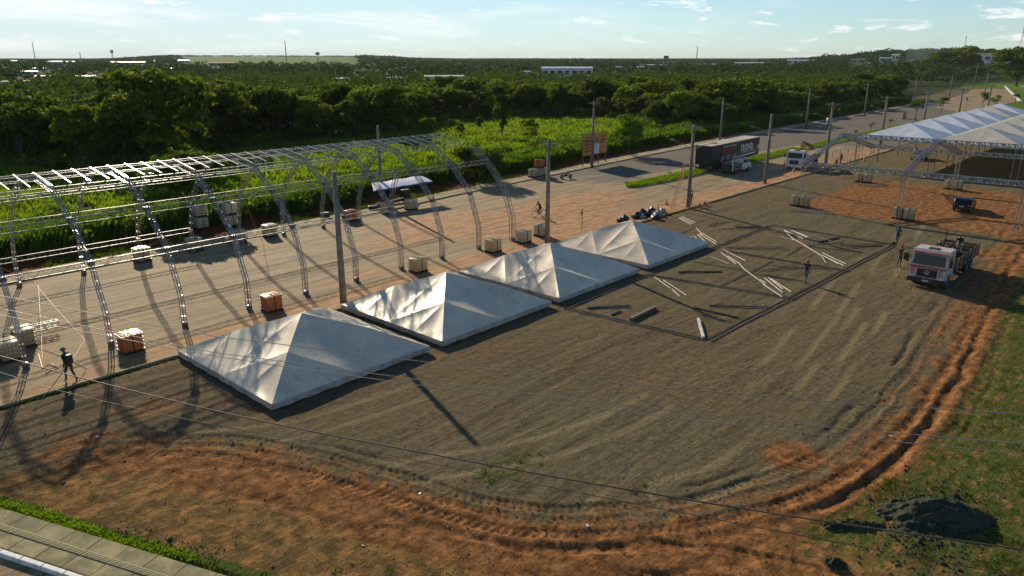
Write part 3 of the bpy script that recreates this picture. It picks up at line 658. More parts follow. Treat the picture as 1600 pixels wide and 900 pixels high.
# the wood: individual trees nearest the clearing, farther ones joined
cand = []
for d in np.arange(-60, 420, 5.6):
    for x in np.arange(-420, 460, 6.0):
        cand.append((x + random.uniform(-2.4, 2.4), 90 + d + random.uniform(-2.4, 2.4)))
pts = []
for x, y in cand:
    a = math.atan2(x, y); r_ = math.hypot(x, y); u_, v_ = uv((x, y))
    if abs(a) > R(42) or r_ < front_dist(a) + random.uniform(0, 3): continue
    if v_ < vfar(min(u_, 330)) + 11 and u_ < 420: continue
    if u_ > 330 and v_ < 90 + (u_ - 330) * .32: continue
    if town_clear(np.array([x]), np.array([y]))[0]: continue
    if any((x - q[0]) ** 2 + (y - q[1]) ** 2 < 16 for q in sp_xy): continue
    pts.append((r_ - front_dist(a), r_, x, y))
vis = sorted([p for p in pts if abs(math.atan2(p[2], p[3])) < R(36)], key=lambda p: p[0] + p[1] * .12)
def zone_of(x, y):
    px = 800 + math.tan(math.atan2(x, y)) * FPX * 1.0
    return 'at the far left edge' if px < 110 else 'near the tallest tree' if px < 380 else 'behind the middle of the arch frame' if px < 600 else 'behind the bright open field' if px < 850 else 'behind the orange billboard' if px < 1050 else 'behind the black trailer' if px < 1220 else 'behind the raised roofs' if px < 1420 else 'near the bend of the road'
near_t = vis[:270]; ns = set((p[2], p[3]) for p in near_t)
for j, (e_, r_, x, y) in enumerate(near_t):
    i = random.choice([0, 1, 2, 3, 4, 0, 1]); h = random.uniform(5.6, 8.6) + 3.5 * random.random() ** 3
    if e_ < 4: h *= .85
    kind_ = ['dark green tree', 'olive green tree', 'tall dark green tree', 'low olive green tree', 'wide dark green tree'][i]
    place_tree(i, x, y, h, random.random() * 6.28, kind_ + (' in the first row ' if e_ < 7 else ' deeper in the wood ') + zone_of(x, y), 'trees of the wood beyond the road', wscale=random.uniform(.95, 1.25))
# bushes closing the foot of the wood
bv_ = [leaf_cloud([(0, 0, .9, 1.2), (.9, .4, .7, .9), (-.8, .5, .8, 1.0), (.1, -.8, .6, .8)], 60, .2, 400 + i) for i in range(4)]
def far_var(seed, h, w, n, size):
    B = crown_blobs(h, w, .5, 9, seed); V, F = leaf_cloud(B, 1, size, seed) if 0 else (None, None)
    per = n / sum(b[3] ** 2 for b in B); return leaf_cloud(B, per, size, seed)
def scatter(name, variants, P, rz, sc, mt, label=None, cat=None, parent=None, kind='stuff'):
    Vs, Fs, b = [], [], 0; which = rng.integers(0, len(variants), len(P))
    for vi, (V, F) in enumerate(variants):
        m = which == vi; p = P[m]; 
        if not len(p): continue
        c, s_ = np.cos(rz[m])[:, None], np.sin(rz[m])[:, None]; k_ = sc[m]
        if k_.ndim == 1: k_ = np.repeat(k_[:, None], 3, 1)
        X = (V[None, :, 0] * c - V[None, :, 1] * s_) * k_[:, :1] + p[:, :1]; Y = (V[None, :, 0] * s_ + V[None, :, 1] * c) * k_[:, 1:2] + p[:, 1:2]
        Z = V[None, :, 2] * k_[:, 2:] + p[:, 2:]
        Vs.append(np.stack([X, Y, Z], -1).reshape(-1, 3)); n = len(V)
        Fs.append((F[None] + (np.arange(len(p)) * n)[:, None, None]).reshape(-1, F.shape[1]) + b); b += len(p) * n
    o = np_mesh(name, np.concatenate(Vs), np.concatenate(Fs), mt, parent); return tag(o, label, cat, kind=kind)
rest = np.array([(x, y) for (_, _, x, y) in pts if (x, y) not in ns]); rest = rest[np.hypot(rest[:, 0], rest[:, 1]) < 520]
keep = rng.random(len(rest)) < np.clip(1.25 - np.hypot(rest[:, 0], rest[:, 1]) / 600, .3, 1); rest = rest[keep]
fv = [far_var(100 + i, 8, 8, 190, .42) for i in range(4)]
zz = ground_fields(rest[:, 0], rest[:, 1], False)
scatter('woodland', fv, np.column_stack([rest, zz]), rng.random(len(rest)) * 6.28, np.column_stack([s_ := rng.uniform(.8, 1.25, len(rest)), s_, rng.uniform(.75, 1.2, len(rest))]), M['leaf_mass'], 'dense mass of tree crowns behind the first rows of the wood')
n = 1500; a = rng.uniform(-R(40), R(41), n); rr0 = front_dist(a) + rng.uniform(-1.5, 22, n) ; X, Y = rr0 * np.sin(a), rr0 * np.cos(a); U, V = X * UX + Y * UY, -X * UY + Y * UX
ok = (V > vfar(np.minimum(U, 330)) + 9) & ((U < 330) | (V > 90 + (U - 330) * .32)); X, Y = X[ok], Y[ok]; sz = rng.uniform(.6, 1.7, len(X))
scatter('undergrowth', bv_, np.column_stack([X, Y, ground_fields(X, Y, False)]), rng.random(len(X)) * 6.28, sz, M['leaf_warm'], 'bushes and saplings filling the foot of the wood')
# distant canopy out to the horizon
def far_pts(n, r0, r1, clear=True):
    a = rng.uniform(-R(40), R(42), n); r_ = np.sqrt(rng.uniform(r0 ** 2, r1 ** 2, n)); X, Y = r_ * np.sin(a), r_ * np.cos(a)
    k_ = (field_az(X, Y) < .3) & (fbm(X / 110, Y / 110, 61) > .40 + .06 * (r_ < 1400)) 
    U, V = X * UX + Y * UY, -X * UY + Y * UX
    k_ &= ~town_clear(X, Y)
    k_ &= ~((V < 110) & (U < 900) & (U > 0)) 
    return X[k_], Y[k_]
X, Y = far_pts(7600, 500, 1500); n = len(X); fv2 = [far_var(120 + i, 8, 12, 80, .85) for i in range(4)]
sz = rng.uniform(.7, 1.35, n); scatter('distant_woodland', fv2, np.column_stack([X, Y, hill(X, Y)]), rng.random(n) * 6.28, np.column_stack([sz, sz, sz * rng.uniform(.75, 1.25, n)]), M['leaf_far'], 'distant scattered woodland between the town buildings')
X, Y = far_pts(9000, 1500, 5200); n = len(X); fv3 = [far_var(140 + i, 9, 34, 34, 2.6) for i in range(3)]
sz = rng.uniform(.7, 1.5, n); scatter('horizon_woodland', fv3, np.column_stack([X, Y, hill(X, Y)]), rng.random(n) * 6.28, np.column_stack([sz, sz, rng.uniform(.6, 1.1, n)]), M['leaf_far'], 'hazy line of woodland along the horizon')
# right-hand side beyond the marquee: scattered trees and bushes around the road
def tuft(seed, n, h, w, lean=.5, bw=.05):
    g_ = np.random.default_rng(seed); V = []; F = []
    for i in range(n):
        a = g_.random() * 6.28; r_ = g_.random() ** .6 * w; hh = h * g_.uniform(.5, 1.1); x, y = r_ * math.cos(a), r_ * math.sin(a); l = lean * hh * g_.uniform(.1, 1); b = g_.random() * 6.28
        dx, dy = math.cos(b) * bw, math.sin(b) * bw; c = g_.random() * 6.28; lx, ly = math.cos(c) * l, math.sin(c) * l
        k_ = len(V); V += [(x - dx, y - dy, -.02), (x + dx, y + dy, -.02), (x + dx * .7 + lx * .4, y + dy * .7 + ly * .4, hh * .65), (x - dx * .3 + lx, y - dy * .3 + ly, hh)]
        F.append((k_, k_ + 1, k_ + 2, k_ + 3))
    return np.array(V), np.array(F)
# open field of tall grass
n = 30000; a = rng.uniform(-R(41), R(38), n); rr_ = np.sqrt(rng.uniform(60 ** 2, 215 ** 2, n)); X, Y = rr_ * np.sin(a), rr_ * np.cos(a); U, V = X * UX + Y * UY, -X * UY + Y * UX
vf = vfar(U); ok = (V > vf + 9) & (rr_ < front_dist(a) + 6) & (U < 330) & (U > -20)
X, Y, U, V = X[ok], Y[ok], U[ok], V[ok]; sz = (.35 + 1.35 * fbm(X * .22, Y * .22, 71)) * rng.uniform(.7, 1.3, len(X))
tv = [tuft(i, 15, .95, .65, .6, .085) for i in range(5)]
scatter('grass_field', tv, np.column_stack([X, Y, ground_fields(X, Y, False)]), rng.random(len(X)) * 6.28, sz, M['grass_tall'], 'bright yellow green field of tall grass beyond the road')
# leafy weeds mounding in the field
n = 2200; a = rng.uniform(-R(41), R(30), n); rr_ = np.sqrt(rng.uniform(60 ** 2, 215 ** 2, n)); X, Y = rr_ * np.sin(a), rr_ * np.cos(a); U, V = X * UX + Y * UY, -X * UY + Y * UX
ok = (V > vfar(U) + 10) & (rr_ < front_dist(a) + 6) & (fbm(X * .05, Y * .05, 88) > .5); X, Y = X[ok], Y[ok]
wv = [leaf_cloud([(0, 0, .35, .8), (.7, .3, .3, .6), (-.5, .6, .25, .6)], 55, .16, 200 + i) for i in range(3)]
scatter('field_weeds', wv, np.column_stack([X, Y, ground_fields(X, Y, False)]), rng.random(len(X)) * 6.28, rng.uniform(.7, 1.5, len(X)), M['grass_hedge'], 'leafy weeds in low mounds across the grass field')
n = 420; U = rng.uniform(-5, 300, n); V = vfar(U) + 7.5 + np.abs(rng.normal(0, 5, n)); ok = fbm(U * .06, V * .1, 91) > .46; U, V = U[ok], V[ok]; X, Y = U * UX - V * UY, U * UY + V * UX
scatter('roadside_shrubs', bv_, np.column_stack([X, Y, ground_fields(X, Y, False)]), rng.random(len(X)) * 6.28, rng.uniform(.7, 1.5, len(X)), M['leaf_warm'], 'dark leafy shrubs mixed into the roadside grass')
# tall roadside grass bank, steep face towards the road
n = 15000; U = np.where(rng.random(n) < .62, rng.uniform(-5, 130, n), rng.uniform(130, 320, n)); V = vfar(U) + 6.8 + 1.2 * (fbm(U * .12, U * 0, 73) - .5) * 2 + np.abs(rng.normal(0, 2.2, n)); V += .6 * sst(U, 90, 60) * 2
X, Y = U * UX - V * UY, U * UY + V * UX; hb = tv2 = [tuft(30 + i, 16, 2.0, .7, .55, .085) for i in range(5)]
scatter('roadside_grass', hb, np.column_stack([X, Y, ground_fields(X, Y, False)]), rng.random(n) * 6.28, .6 + .7 * fbm(U * .22, V * .4, 75), M['grass_hedge'], 'tall dense grass bank along the far side of the road')
# turf on the median, verge weeds
def carpet(name, n, fn, mt, label, hv=(.10, .05), sc=(.6, 1.3), nb=8, bw=.02, w=.12):
    U, V = fn(n); X, Y = U * UX - V * UY, U * UY + V * UX; tvv = [tuft(60 + i, nb, hv[0], w, .7, bw) for i in range(4)]
    z = np.full(len(X), hv[1]) if hv[1] is not None else ground_fields(X, Y, False)
    return scatter(name, tvv, np.column_stack([X, Y, z]), rng.random(len(X)) * 6.28, rng.uniform(*sc, len(X)), mt, label)
def f_med(n): U = 80 + 150 * rng.random(n) ** 1.6; t = rng.random(n); a_, b_ = med_a(U) + .25, med_b(U) - .25; return U, a_ + (b_ - a_) * t
carpet('median_grass', 5000, f_med, M['grass_vivid'], 'bright green turf on the road median', (.22, .13), nb=8, bw=.06, w=.3)
def f_strip(n):
    s_, m_ = rng.uniform(-13, 9, n), -np.abs(rng.normal(0, .24, n)) + .10; k_ = fbm(s_ * .9, m_ * 2, 5) > .38; s_, m_ = s_[k_], m_[k_]
    return C0[0] + D[0] * s_ + N[0] * m_, C0[1] + D[1] * s_ + N[1] * m_
carpet('edge_grass', 8000, f_strip, M['grass_vivid'], 'bright green creeping grass along the edge of the paving', (.085, None), nb=9, bw=.02, w=.12)
def f_kerb(n): U = rng.uniform(5, 80, n); return U[fbm(U * .4, U * 0, 6) > .42], 39.55 + rng.normal(0, .14, n)[fbm(U * .4, U * 0, 6) > .42]
carpet('kerb_weeds', 3500, f_kerb, M['grass_short'], 'thin line of weeds along the near kerb of the road', (.16, None), nb=7, bw=.025, w=.14)
def f_right(n):
    a = rng.uniform(-R(40), R(40), n); r_ = rng.uniform(17, 95, n); X, Y = r_ * np.sin(a), r_ * np.cos(a); z, q = ground_fields(X, Y)
    k_ = (q['m_gr'] + .95 * (fbm(X * 1.1, Y * 1.1, 12, 5, .65) - .5) * 2) > .70; U, V = X * UX + Y * UY, -X * UY + Y * UX; return U[k_], V[k_]
carpet('patchy_grass', 60000, f_right, M['grass_short'], 'patchy short grass on the bare soil around the tyre tracks', (.09, None), nb=7, bw=.018, w=.13)
def f_bank(n): U = rng.uniform(5, 240, n); V = vfar(U) + 2.3 + np.abs(rng.normal(0, 1.6, n)); k_ = fbm(U * .15, V * .3, 14) > .52; return U[k_], V[k_]
carpet('verge_weeds', 4500, f_bank, M['grass_short'], 'low weeds on the red soil verge beyond the far pavement', (.3, None), nb=8, bw=.05, w=.3)
# ------------------------------------------------------------------ aluminium arch frame over the road
PROF = [(43.8, 0.0), (43.78, 2.1), (44.85, 5.0), (47.1, 7.2), (49.55, 8.72), (52.6, 9.15), (55.65, 8.72), (58.1, 7.2), (60.35, 5.0), (61.42, 2.1), (61.4, 0.0)]
def box_truss(name, P, depth, width, parent, side, m_ch='alu', m_lc='alu', step=.62, ch=.040, la=.019, label=None):
    """P: polyline of the outer chord pair (Vectors); inner pair lies depth inside; side: unit vector across."""
    e = empty(name, (0, 0, 0)); e.parent = parent; tag(e, label)
    P = [Vector(p) for p in P]; k = len(P); In = []
    for i in range(k):
        d = (P[min(i + 1, k - 1)] - P[max(i - 1, 0)]).normalized(); n = d.cross(side).normalized(); In.append(P[i] + n * depth)
    s_ = side * width / 2; rails = [[p - s_ for p in P], [p + s_ for p in P], [p - s_ for p in In], [p + s_ for p in In]]
    for r_ in rails:
        mb = MB()
        for a, b in zip(r_[:-1], r_[1:]): mb.beam(a, b, ch)
        mb.build('chord', M[m_ch], e)
    mb = MB()
    for i in range(k - 1):
        L = (P[i + 1] - P[i]).length; n = max(1, round(L / step))
        def q(r, t): return rails[r][i].lerp(rails[r][i + 1], t)
        for j in range(n + 1):
            t = j / n
            for a, b in ((0, 2), (1, 3), (0, 1), (2, 3)):
                if (j < n or i == k - 2) and (a, b) != (2, 3): mb.beam(q(a, t), q(b, t), la * 1.2)
            if j < n:
                t2 = (j + 1) / n
                for a, b in ((0, 2), (1, 3)) if j % 2 else ((2, 0), (3, 1)): mb.beam(q(a, t), q(b, t2), la)
    tag(mb.build('lacing', M[m_lc], e), kind='stuff')
    return e
US = Vector((UX, UY, 0)); VS = Vector((-UY, UX, 0))
hall = empty('arched_tent_frame', W(48, 43.8), 0, 'long bare aluminium arch frame of a marquee spanning the dusty road', 'tent frame')
hall.location = (0, 0, 0)
AU = [9.35 + 4.34 * i for i in range(-2, 10)]
jm = MB().lathe([(0, -.20), (.13, -.18), (.19, -.08), (.20, .05), (.14, .17), (0, .2)], 10); jme = jm.build('base_joint', M['joint']); jfirst = True
def joint(p, parent):
    global jfirst
    o = jme if jfirst else jme.copy()
    if not jfirst: COL.objects.link(o)
    jfirst = False; o.parent = parent; o.location = p
for i, u_ in enumerate(AU):
    pr = [W(u_, v_, z_) for v_, z_ in PROF]
    if i < len(AU) - 1:
        a = box_truss('arch_truss', pr, .42, .15, hall, US)
    else:
        a = box_truss('arch_truss', [W(u_, v_, z_) for v_, z_ in PROF[:4]] + [W(u_, 48.9, 8.3)], .45, .30, hall, US, label='near half of the last arch, left open at the top')
        b = box_truss('arch_truss', [W(u_, v_, z_) for v_, z_ in PROF[8:]], .45, .30, hall, US, label='short far leg of the unfinished last arch')
    joint(W(u_, 43.95, .15), a); joint(W(u_, 61.25, .15), a)
    for v_, z_ in PROF[2:4]: MB().beam(W(u_ - .16, v_ + .12, z_ - .2), W(u_ + .16, v_ + .12, z_ - .2), .26).build('node_plate', M['joint'], a)
us0, us1 = AU[0], AU[-1]
def purlin(v_, z_, ua, ub, d=.36, label=None):
    e = empty('purlin_truss', (0, 0, 0)); e.parent = hall; tag(e, label); mt_ = 'alu' if v_ in (49.7, 52.6) else 'alu_dull'
    for dz in (0, -d): MB().beam(W(ua, v_, z_ + dz), W(ub, v_, z_ + dz), .05).build('chord', M[mt_], e)
    m = MB(); n = int((ub - ua) / .36)
    for j in range(n):
        u0, u1 = ua + (ub - ua) * j / n, ua + (ub - ua) * (j + 1) / n; a, b = (0, -d) if j % 2 else (-d, 0); m.beam(W(u0, v_, z_ + a), W(u1, v_, z_ + b), .022)
    tag(m.build('lacing', M['alu_dull'], e), kind='stuff')
purlin(52.6, 9.12, us0, us1 - .4, label='ridge truss'); purlin(49.7, 8.6, us0, us1)
purlin(47.25, 7.1, us0, us1); purlin(55.6, 8.6, us0, us1 - 4.3)
purlin(58.0, 7.1, us0, AU[-3]); purlin(60.2, 5.0, us0, us1); purlin(45.0, 4.9, us0, AU[-4]); purlin(61.3, 2.2, us0, AU[-6])
rg = MB().beam((0, 0, 0), (0, -3.1, -.43), .085, .06)
rung = None
for i in range(len(AU) - 1):
    for j in range(4):
        if j == 0 and i == 0: continue
        u_ = AU[i] + j * 4.34 / 4
        mb_loc = W(u_, 52.6, 9.2)
        if rung is None:
            rung = MB().beam((0, 0, 0), tuple(W(0, -3.05, -.44)), .065, .05).build('roof_rung', M['alu'], hall); o = rung
        else: o = rung.copy(); COL.objects.link(o)
        o.location = mb_loc
# loose truss beam lying by the near legs, straps and rope
lt = empty('truss_beam', (0, 0, 0), 0, 'shiny aluminium truss beam lying level behind the leftmost arch leg', 'truss beam')
p0, p1 = at(-90, 538, .7), at(90, 500, .7); box_truss('truss', [p0.lerp(p1, t) for t in np.linspace(0, 1, 9)], .36, .36, lt, Vector((p1 - p0)).cross(Vector((0, 0, 1))).normalized(), step=.45)
def cable(name, pts, r_, m, label, cat, sag=0.0, n=10, group=None, sides=5):
    out_ = []
    P = [Vector(p) for p in pts]
    for a, b in zip(P[:-1], P[1:]):
        for j in range(n): t = j / n; q = a.lerp(b, t); q.z -= sag * 4 * t * (1 - t); out_.append(q)
    out_.append(P[-1]); mb = MB().tube(out_, r_, sides); o = mb.build(name, m); return tag(o, label, cat, group)
cable('strap', [W(5.0, 45.0, 4.9), at(52, 440, 2.4), at(133, 532, .9)], .022, M['orange'], 'long orange strap slanting down towards the walking worker', 'strap', .1)
cable('strap', [W(9.35, 60.3, 4.7), at(60, 445, 1.2), at(66, 560, .02)], .015, M['orange'], 'thin orange strap hanging from the far side of the left arches', 'strap', .05)
cable('strap', [at(60, 553, .03), at(66, 575, .03), at(78, 568, .05), at(92, 574, .03), at(70, 583, .03)], .025, M['orange'], 'orange strap coiled on the ground behind the walking worker', 'strap', 0, 6)
cable('rope', [at(132, 531, .95), at(112, 562, 1.0), at(52, 640, .02)], .02, M['dark_steel'], 'dark rope held by the walking worker', 'rope', .05)
cable('strap', [W(31.05, 60.3, 4.8), W(32.5, 60.0, .05)], .018, M['orange'], 'orange strap hanging at the far legs near the double stacked tanks', 'strap', .05)

# ------------------------------------------------------------------ caged liquid containers used as ballast
M['tank_o'] = mat('amber plastic tank', (0.58, 0.24, 0.07), 0.4, var=0.25, scale=2.5, trans=.42, tcol=(.85, .30, .06), rand=.12)
M['tank_y'] = mat('yellowed plastic tank', (0.78, 0.66, 0.36), 0.4, var=0.2, scale=2.5, trans=.40, tcol=(.80, .62, .28), rand=.12)
M['tank_w'] = mat('milky plastic tank', (0.84, 0.72, 0.50), 0.4, var=0.2, scale=2.5, trans=.35, tcol=(.75, .66, .48), rand=.12)
M['cage'] = mat('galvanised cage', (0.26, 0.24, 0.22), 0.45, .6, var=.4, scale=3)
def ibc(mt):
    e = empty('tank_container', (0, 0, 0))
    MB().bbox(-.47, .47, -.56, .56, .17, 1.13, .06).build('tank', M[mt], e, True)
    c = MB()
    for x in np.linspace(-.49, .49, 6):
        for y in (-.585, .585): c.beam((x, y, .15), (x, y, 1.15), .014)
    for y in np.linspace(-.585, .585, 7):
        for x in (-.49, .49): c.beam((x, y, .15), (x, y, 1.15), .014)
    for z in (.17, .4, .63, .86, 1.10):
        for y in (-.585, .585): c.beam((-.49, y, z), (.49, y, z), .022)
        for x in (-.49, .49): c.beam((x, -.585, z), (x, .585, z), .022)
    for y in (-.3, .3): c.beam((-.49, y, 1.155), (.49, y, 1.155), .03, .015)
    MB().box(-.505, .505, -.03, .03, .15, 1.17).build('strap', M['black'], e)
    tag(c.build('cage', M['cage'], e), kind='stuff')
    p = MB()
    for y in (-.5, 0, .5): p.box(-.5, .5, y - .07, y + .07, 0, .11)
    p.box(-.5, .5, -.6, .6, .11, .15).build('pallet', M['black'], e)
    MB().lathe([(0, .06), (.11, .055), (.115, 0), (.115, -.02)], 12, (0, 0, 1.13)).build('lid', M['black'], e)
    return e
ibcs = {m: ibc(m) for m in ('tank_o', 'tank_y', 'tank_w')}; iused = set()
def put_ibc(m, u, v, label, z=0.0, rz=0.0, group='caged liquid tanks used as ballast'):
    e = ibcs[m]; o = e if m not in iused else copy_tree(e); iused.add(m)
    o.location = W(u, v, z); o.rotation_euler = (0, 0, RZ + rz); tag(o, label, 'liquid tank', group); return o
def pair(m, u, v, where, along='u', z=0.0, rz=0.0):
    nm = {'tank_o': 'amber', 'tank_y': 'yellowish', 'tank_w': 'milky'}[m]
    if along == 'u': put_ibc(m, u, v, 'caged %s tank %s' % (nm, where), z, rz + math.pi / 2 + random.uniform(-.05, .05)); return
    for s_, sd_ in ((-1, 'right'), (1, 'left')):
        o = put_ibc(m, u, v + s_ * .52, '%s caged %s tank %s' % (sd_, nm, where), z, rz + random.uniform(-.05, .05)); o.scale = (.85, .82, 1.0)
pair('tank_o', 14.15, 42.25, 'beside the walking worker')
put_ibc('tank_y', 9.1, 46.0, 'cream caged tank behind the leftmost visible arch leg')
put_ibc('tank_y', 10.3, 47.7, 'yellowish caged tank under the shiny truss beam')
put_ibc('tank_y', 7.9, 45.6, 'cream caged tank cut by the left edge of the picture')
pair('tank_o', 23.3, 42.7, 'before the arch leg near the first flat canopy')
pair('tank_y', 35.9, 42.6, 'above the second flat canopy')
pair('tank_y', 44.3, 42.5, 'above the third flat canopy')
pair('tank_w', 48.6, 42.8, 'left of the concrete pole between the canopies')
put_ibc('tank_w', 51.6, 43.2, 'milky caged tank standing behind the concrete pole')
pair('tank_w', 22.7, 61.9, 'at the far kerb, leftmost of the far row')
pair('tank_w', 27.2, 62.1, 'at the far kerb beside the tree shadow')
pair('tank_w', 31.2, 62.0, 'at the far kerb before the two stacks')
pair('tank_y', 34.4, 62.0, 'at the far kerb right of the two stacks')
pair('tank_o', 43.5, 62.0, 'at the far kerb left of the blue awning')
pair('tank_w', 48.6, 62.5, 'below the left end of the blue awning')
pair('tank_w', 51.6, 62.0, 'in shade right of the blue awning posts')
for z in (0.12, 1.29):
    pair('tank_w', 31.4, 69.5, ('on the ground' if z < 1 else 'on top') + ' in the left double stack', z=z); pair('tank_w', 33.9, 68.4, ('on the ground' if z < 1 else 'on top') + ' in the right double stack', z=z)
for k_ in range(3): put_ibc('tank_w', 77.5 + k_ * 1.1, 66.5, ['leftmost', 'middle', 'rightmost'][k_] + ' tank of the three behind the parked motorcycle', .12)
put_ibc('tank_o', 78.9, 66.6, 'amber tank stacked on the three behind the parked motorcycle', 1.29)
for (u_, v_, w_) in ((82.3, 31.0, 'under the far left column of the bare gable frame'), (82.5, 20.3, 'under the near middle column of the bare gable frame'), (104.6, 31.3, 'under the back left column of the bare gable frame'), (106.5, 21.0, 'under the back middle column of the bare gable frame')):
    pair('tank_y', u_, v_, w_, 'v')

# ------------------------------------------------------------------ flat pyramid canopies on the ground
M['canvas'] = None
def nnsep(s_):
    n = nn(s_.t, 'ShaderNodeSeparateXYZ'); s_.t.links.new(s_.uv, n.inputs[0]); return n.outputs[0]
def canvas(name, base, base2, rough, trans, stain):
    s_ = SH(name); f = s_.noise(s_.uv, .55, 5, .65); f2 = s_.noise(s_.sc(1.0, .25), 2.2, 5, .7); f3 = s_.noise(s_.uv, 7, 4, .7)
    c = s_.mix(s_.ramp(f, .38, .66), base, base2); c = s_.mix(s_.ramp(f2, .50, .72, 0, stain), c, (.30, .25, .18)); c = s_.mix(s_.ramp(f3, .60, .8, 0, .25), c, (.25, .22, .18))
    sm = s_.ramp(s_.m_('ABSOLUTE', s_.m_('SINE', s_.m_('MULTIPLY', nnsep(s_), 2.05))), .035, .0); c = s_.mix(s_.m_('MULTIPLY', sm, .45), c, (.28, .25, .20))
    nb_ = s_.bump(s_.noise(s_.sc(.8, .8), 1.4, 3, .5, .6), .012); nb_ = s_.bump(s_.noise(s_.sc(.4, 2.2), 3.0, 4, .65), .006, nb_)
    s_.out(c, nb_, rough, .35); t = s_.t; tr = nn(t, 'ShaderNodeBsdfTranslucent'); t.links.new(c, tr.inputs[0]); ms = nn(t, 'ShaderNodeMixShader'); ms.inputs[0].default_value = trans
    t.links.new(s_.p.outputs[0], ms.inputs[1]); t.links.new(tr.outputs[0], ms.inputs[2]); t.links.new(ms.outputs[0], t.nodes['Material Output'].inputs['Surface']); return s_.m
M['canvas'] = canvas('grey vinyl canopy', (.80, .66, .46), (.66, .55, .40), .36, .05, .38)
M['canvas_w'] = canvas('white vinyl canopy', (.74, .76, .80), (.66, .69, .75), .42, .16, .2)
M['canvas_c'] = canvas('cream vinyl canopy', (.66, .60, .46), (.58, .54, .43), .42, .14, .3)
M['valance'] = mat('vinyl valance', (.52, .48, .41), .45, var=.4, scale=2.5, coord='Object', trans=.12)
def roof_verts(L, h, n, seed, crisp=1.0, z0=0.0):
    """square pyramid canopy built panel by panel, so every ridge and fold stays a crease"""
    pz = .5 + .07 * crisp; N_ = n; Vs, Fs = [], []; b0 = 0; k_ = 0
    ij = [(i, j) for i in range(N_ + 1) for j in range(N_ + 1 - i)]; ix = {p: q for q, p in enumerate(ij)}
    B = np.array([((N_ - i - j) / N_, i / N_, j / N_) for i, j in ij]); T = []
    for i in range(N_):
        for j in range(N_ - i):
            T.append((ix[i, j], ix[i + 1, j], ix[i, j + 1]))
            if i + j < N_ - 1: T.append((ix[i + 1, j], ix[i + 1, j + 1], ix[i, j + 1]))
    T = np.array(T)
    for q in range(4):
        c, s_ = [(1, 0), (0, 1), (-1, 0), (0, -1)][q]
        for sg in (1, -1):
            for tri, sag in ((((0, 0, 1), (1, 0, 0), (.5, .5, pz)), .060), (((.5, .5, pz), (1, 0, 0), (1, .5, .0)), .020), (((.5, .5, pz), (1, .5, .0), (1, 1, 0)), .035)):
                k_ += 1; P = B @ np.array(tri, float); x, y = P[:, 0], P[:, 1] * sg
                z = P[:, 2] - sag * 27 * B.prod(1) * (1.0 + .5 * math.sin(k_ * 2.3 + seed)) * crisp
                X, Y = x * c - y * s_, x * s_ + y * c; R_ = np.maximum(np.abs(X), np.abs(Y)); cn = sst(np.minimum(np.abs(X), np.abs(Y)), .70, .98)
                z = z * h + .020 * (fbm(X * 6 + seed, Y * 6, seed) - .5) * sst(1 - R_, 0, .1) + .022 * cn * np.sin((X - Y * np.sign(X * Y)) * 40 + seed) * sst(1 - R_, 0, .05) - .03 * np.sin(np.abs(Y if q % 2 == 0 else X) * 9.4) ** 2 * sst(R_, .8, 1)
                Vs.append(np.stack([X * L / 2, Y * L / 2, z + z0], 1)); Fs.append((T if sg > 0 else T[:, ::-1]) + b0); b0 += len(P)
    return np.concatenate(Vs), np.concatenate(Fs)
def canopy(u0, v0, L, h, ze, label, seed, mt='canvas', val=.34, group=None, n=57, legs=False, rz=0.0):
    e = empty('peaked_canopy', W(u0, v0), RZ + rz, label, 'canopy', group)
    V, F = roof_verts(L, h, 10 if legs else 16, seed, .2 if legs else 1.0, z0=ze); np_mesh('roof', V, F, M[mt], e, True)
    mb = MB(); N_ = 24; a = L / 2 + .01
    for sx, sy, dx, dy in ((-a, -a, 1, 0), (a, -a, 0, 1), (a, a, -1, 0), (-a, a, 0, -1)):
        for j in range(N_):
            t0, t1 = j / N_ * 2 * a, (j + 1) / N_ * 2 * a
            w0, w1 = .02 * math.sin(j * 1.7 + seed), .02 * math.sin((j + 1) * 1.7 + seed); b0 = ze - val + .04 * abs(math.sin(j * .9 + seed)); b1 = ze - val + .04 * abs(math.sin((j + 1) * .9 + seed))
            mb.add([(sx + dx * t0, sy + dy * t0, ze + .005), (sx + dx * t1, sy + dy * t1, ze + .005), (sx + dx * t1 + dy * w1, sy + dy * t1 - dx * w1, b1), (sx + dx * t0 + dy * w0, sy + dy * t0 - dx * w0, b0)], [(0, 1, 2, 3)])
    mb.build('valance', M['valance'] if mt == 'canvas' else M[mt], e)
    fr = MB(); b = L / 2 - .06
    for p, q in (((-b, -b), (b, -b)), ((b, -b), (b, b)), ((b, b), (-b, b)), ((-b, b), (-b, -b))):
        for dz in (0, -.22): fr.beam((*p, ze - .06 + dz), (*q, ze - .06 + dz), .05)
    fr.build('frame', M['dark_steel'] if not legs else M['alu_dull'], e)
    if legs:
        for sx in (-b, b):
            for sy in (-b, b): MB().beam((sx, sy, 0), (sx, sy, ze - .05), .09).build('leg', M['alu_dull'], e)
    return e
for i, (u_, w_) in enumerate(((20.5, 'nearest and lowest in the picture'), (31.35, 'second from the left, with bright glare'), (42.1, 'third from the left, behind the tall concrete pole'), (53.3, 'farthest and smallest of the four'))):
    canopy(u_, 34.4, 9.9, 2.1, .42, 'grey pyramid canopy on the ground, ' + w_, 11 + i, group='canopies lowered on the gravel lot')
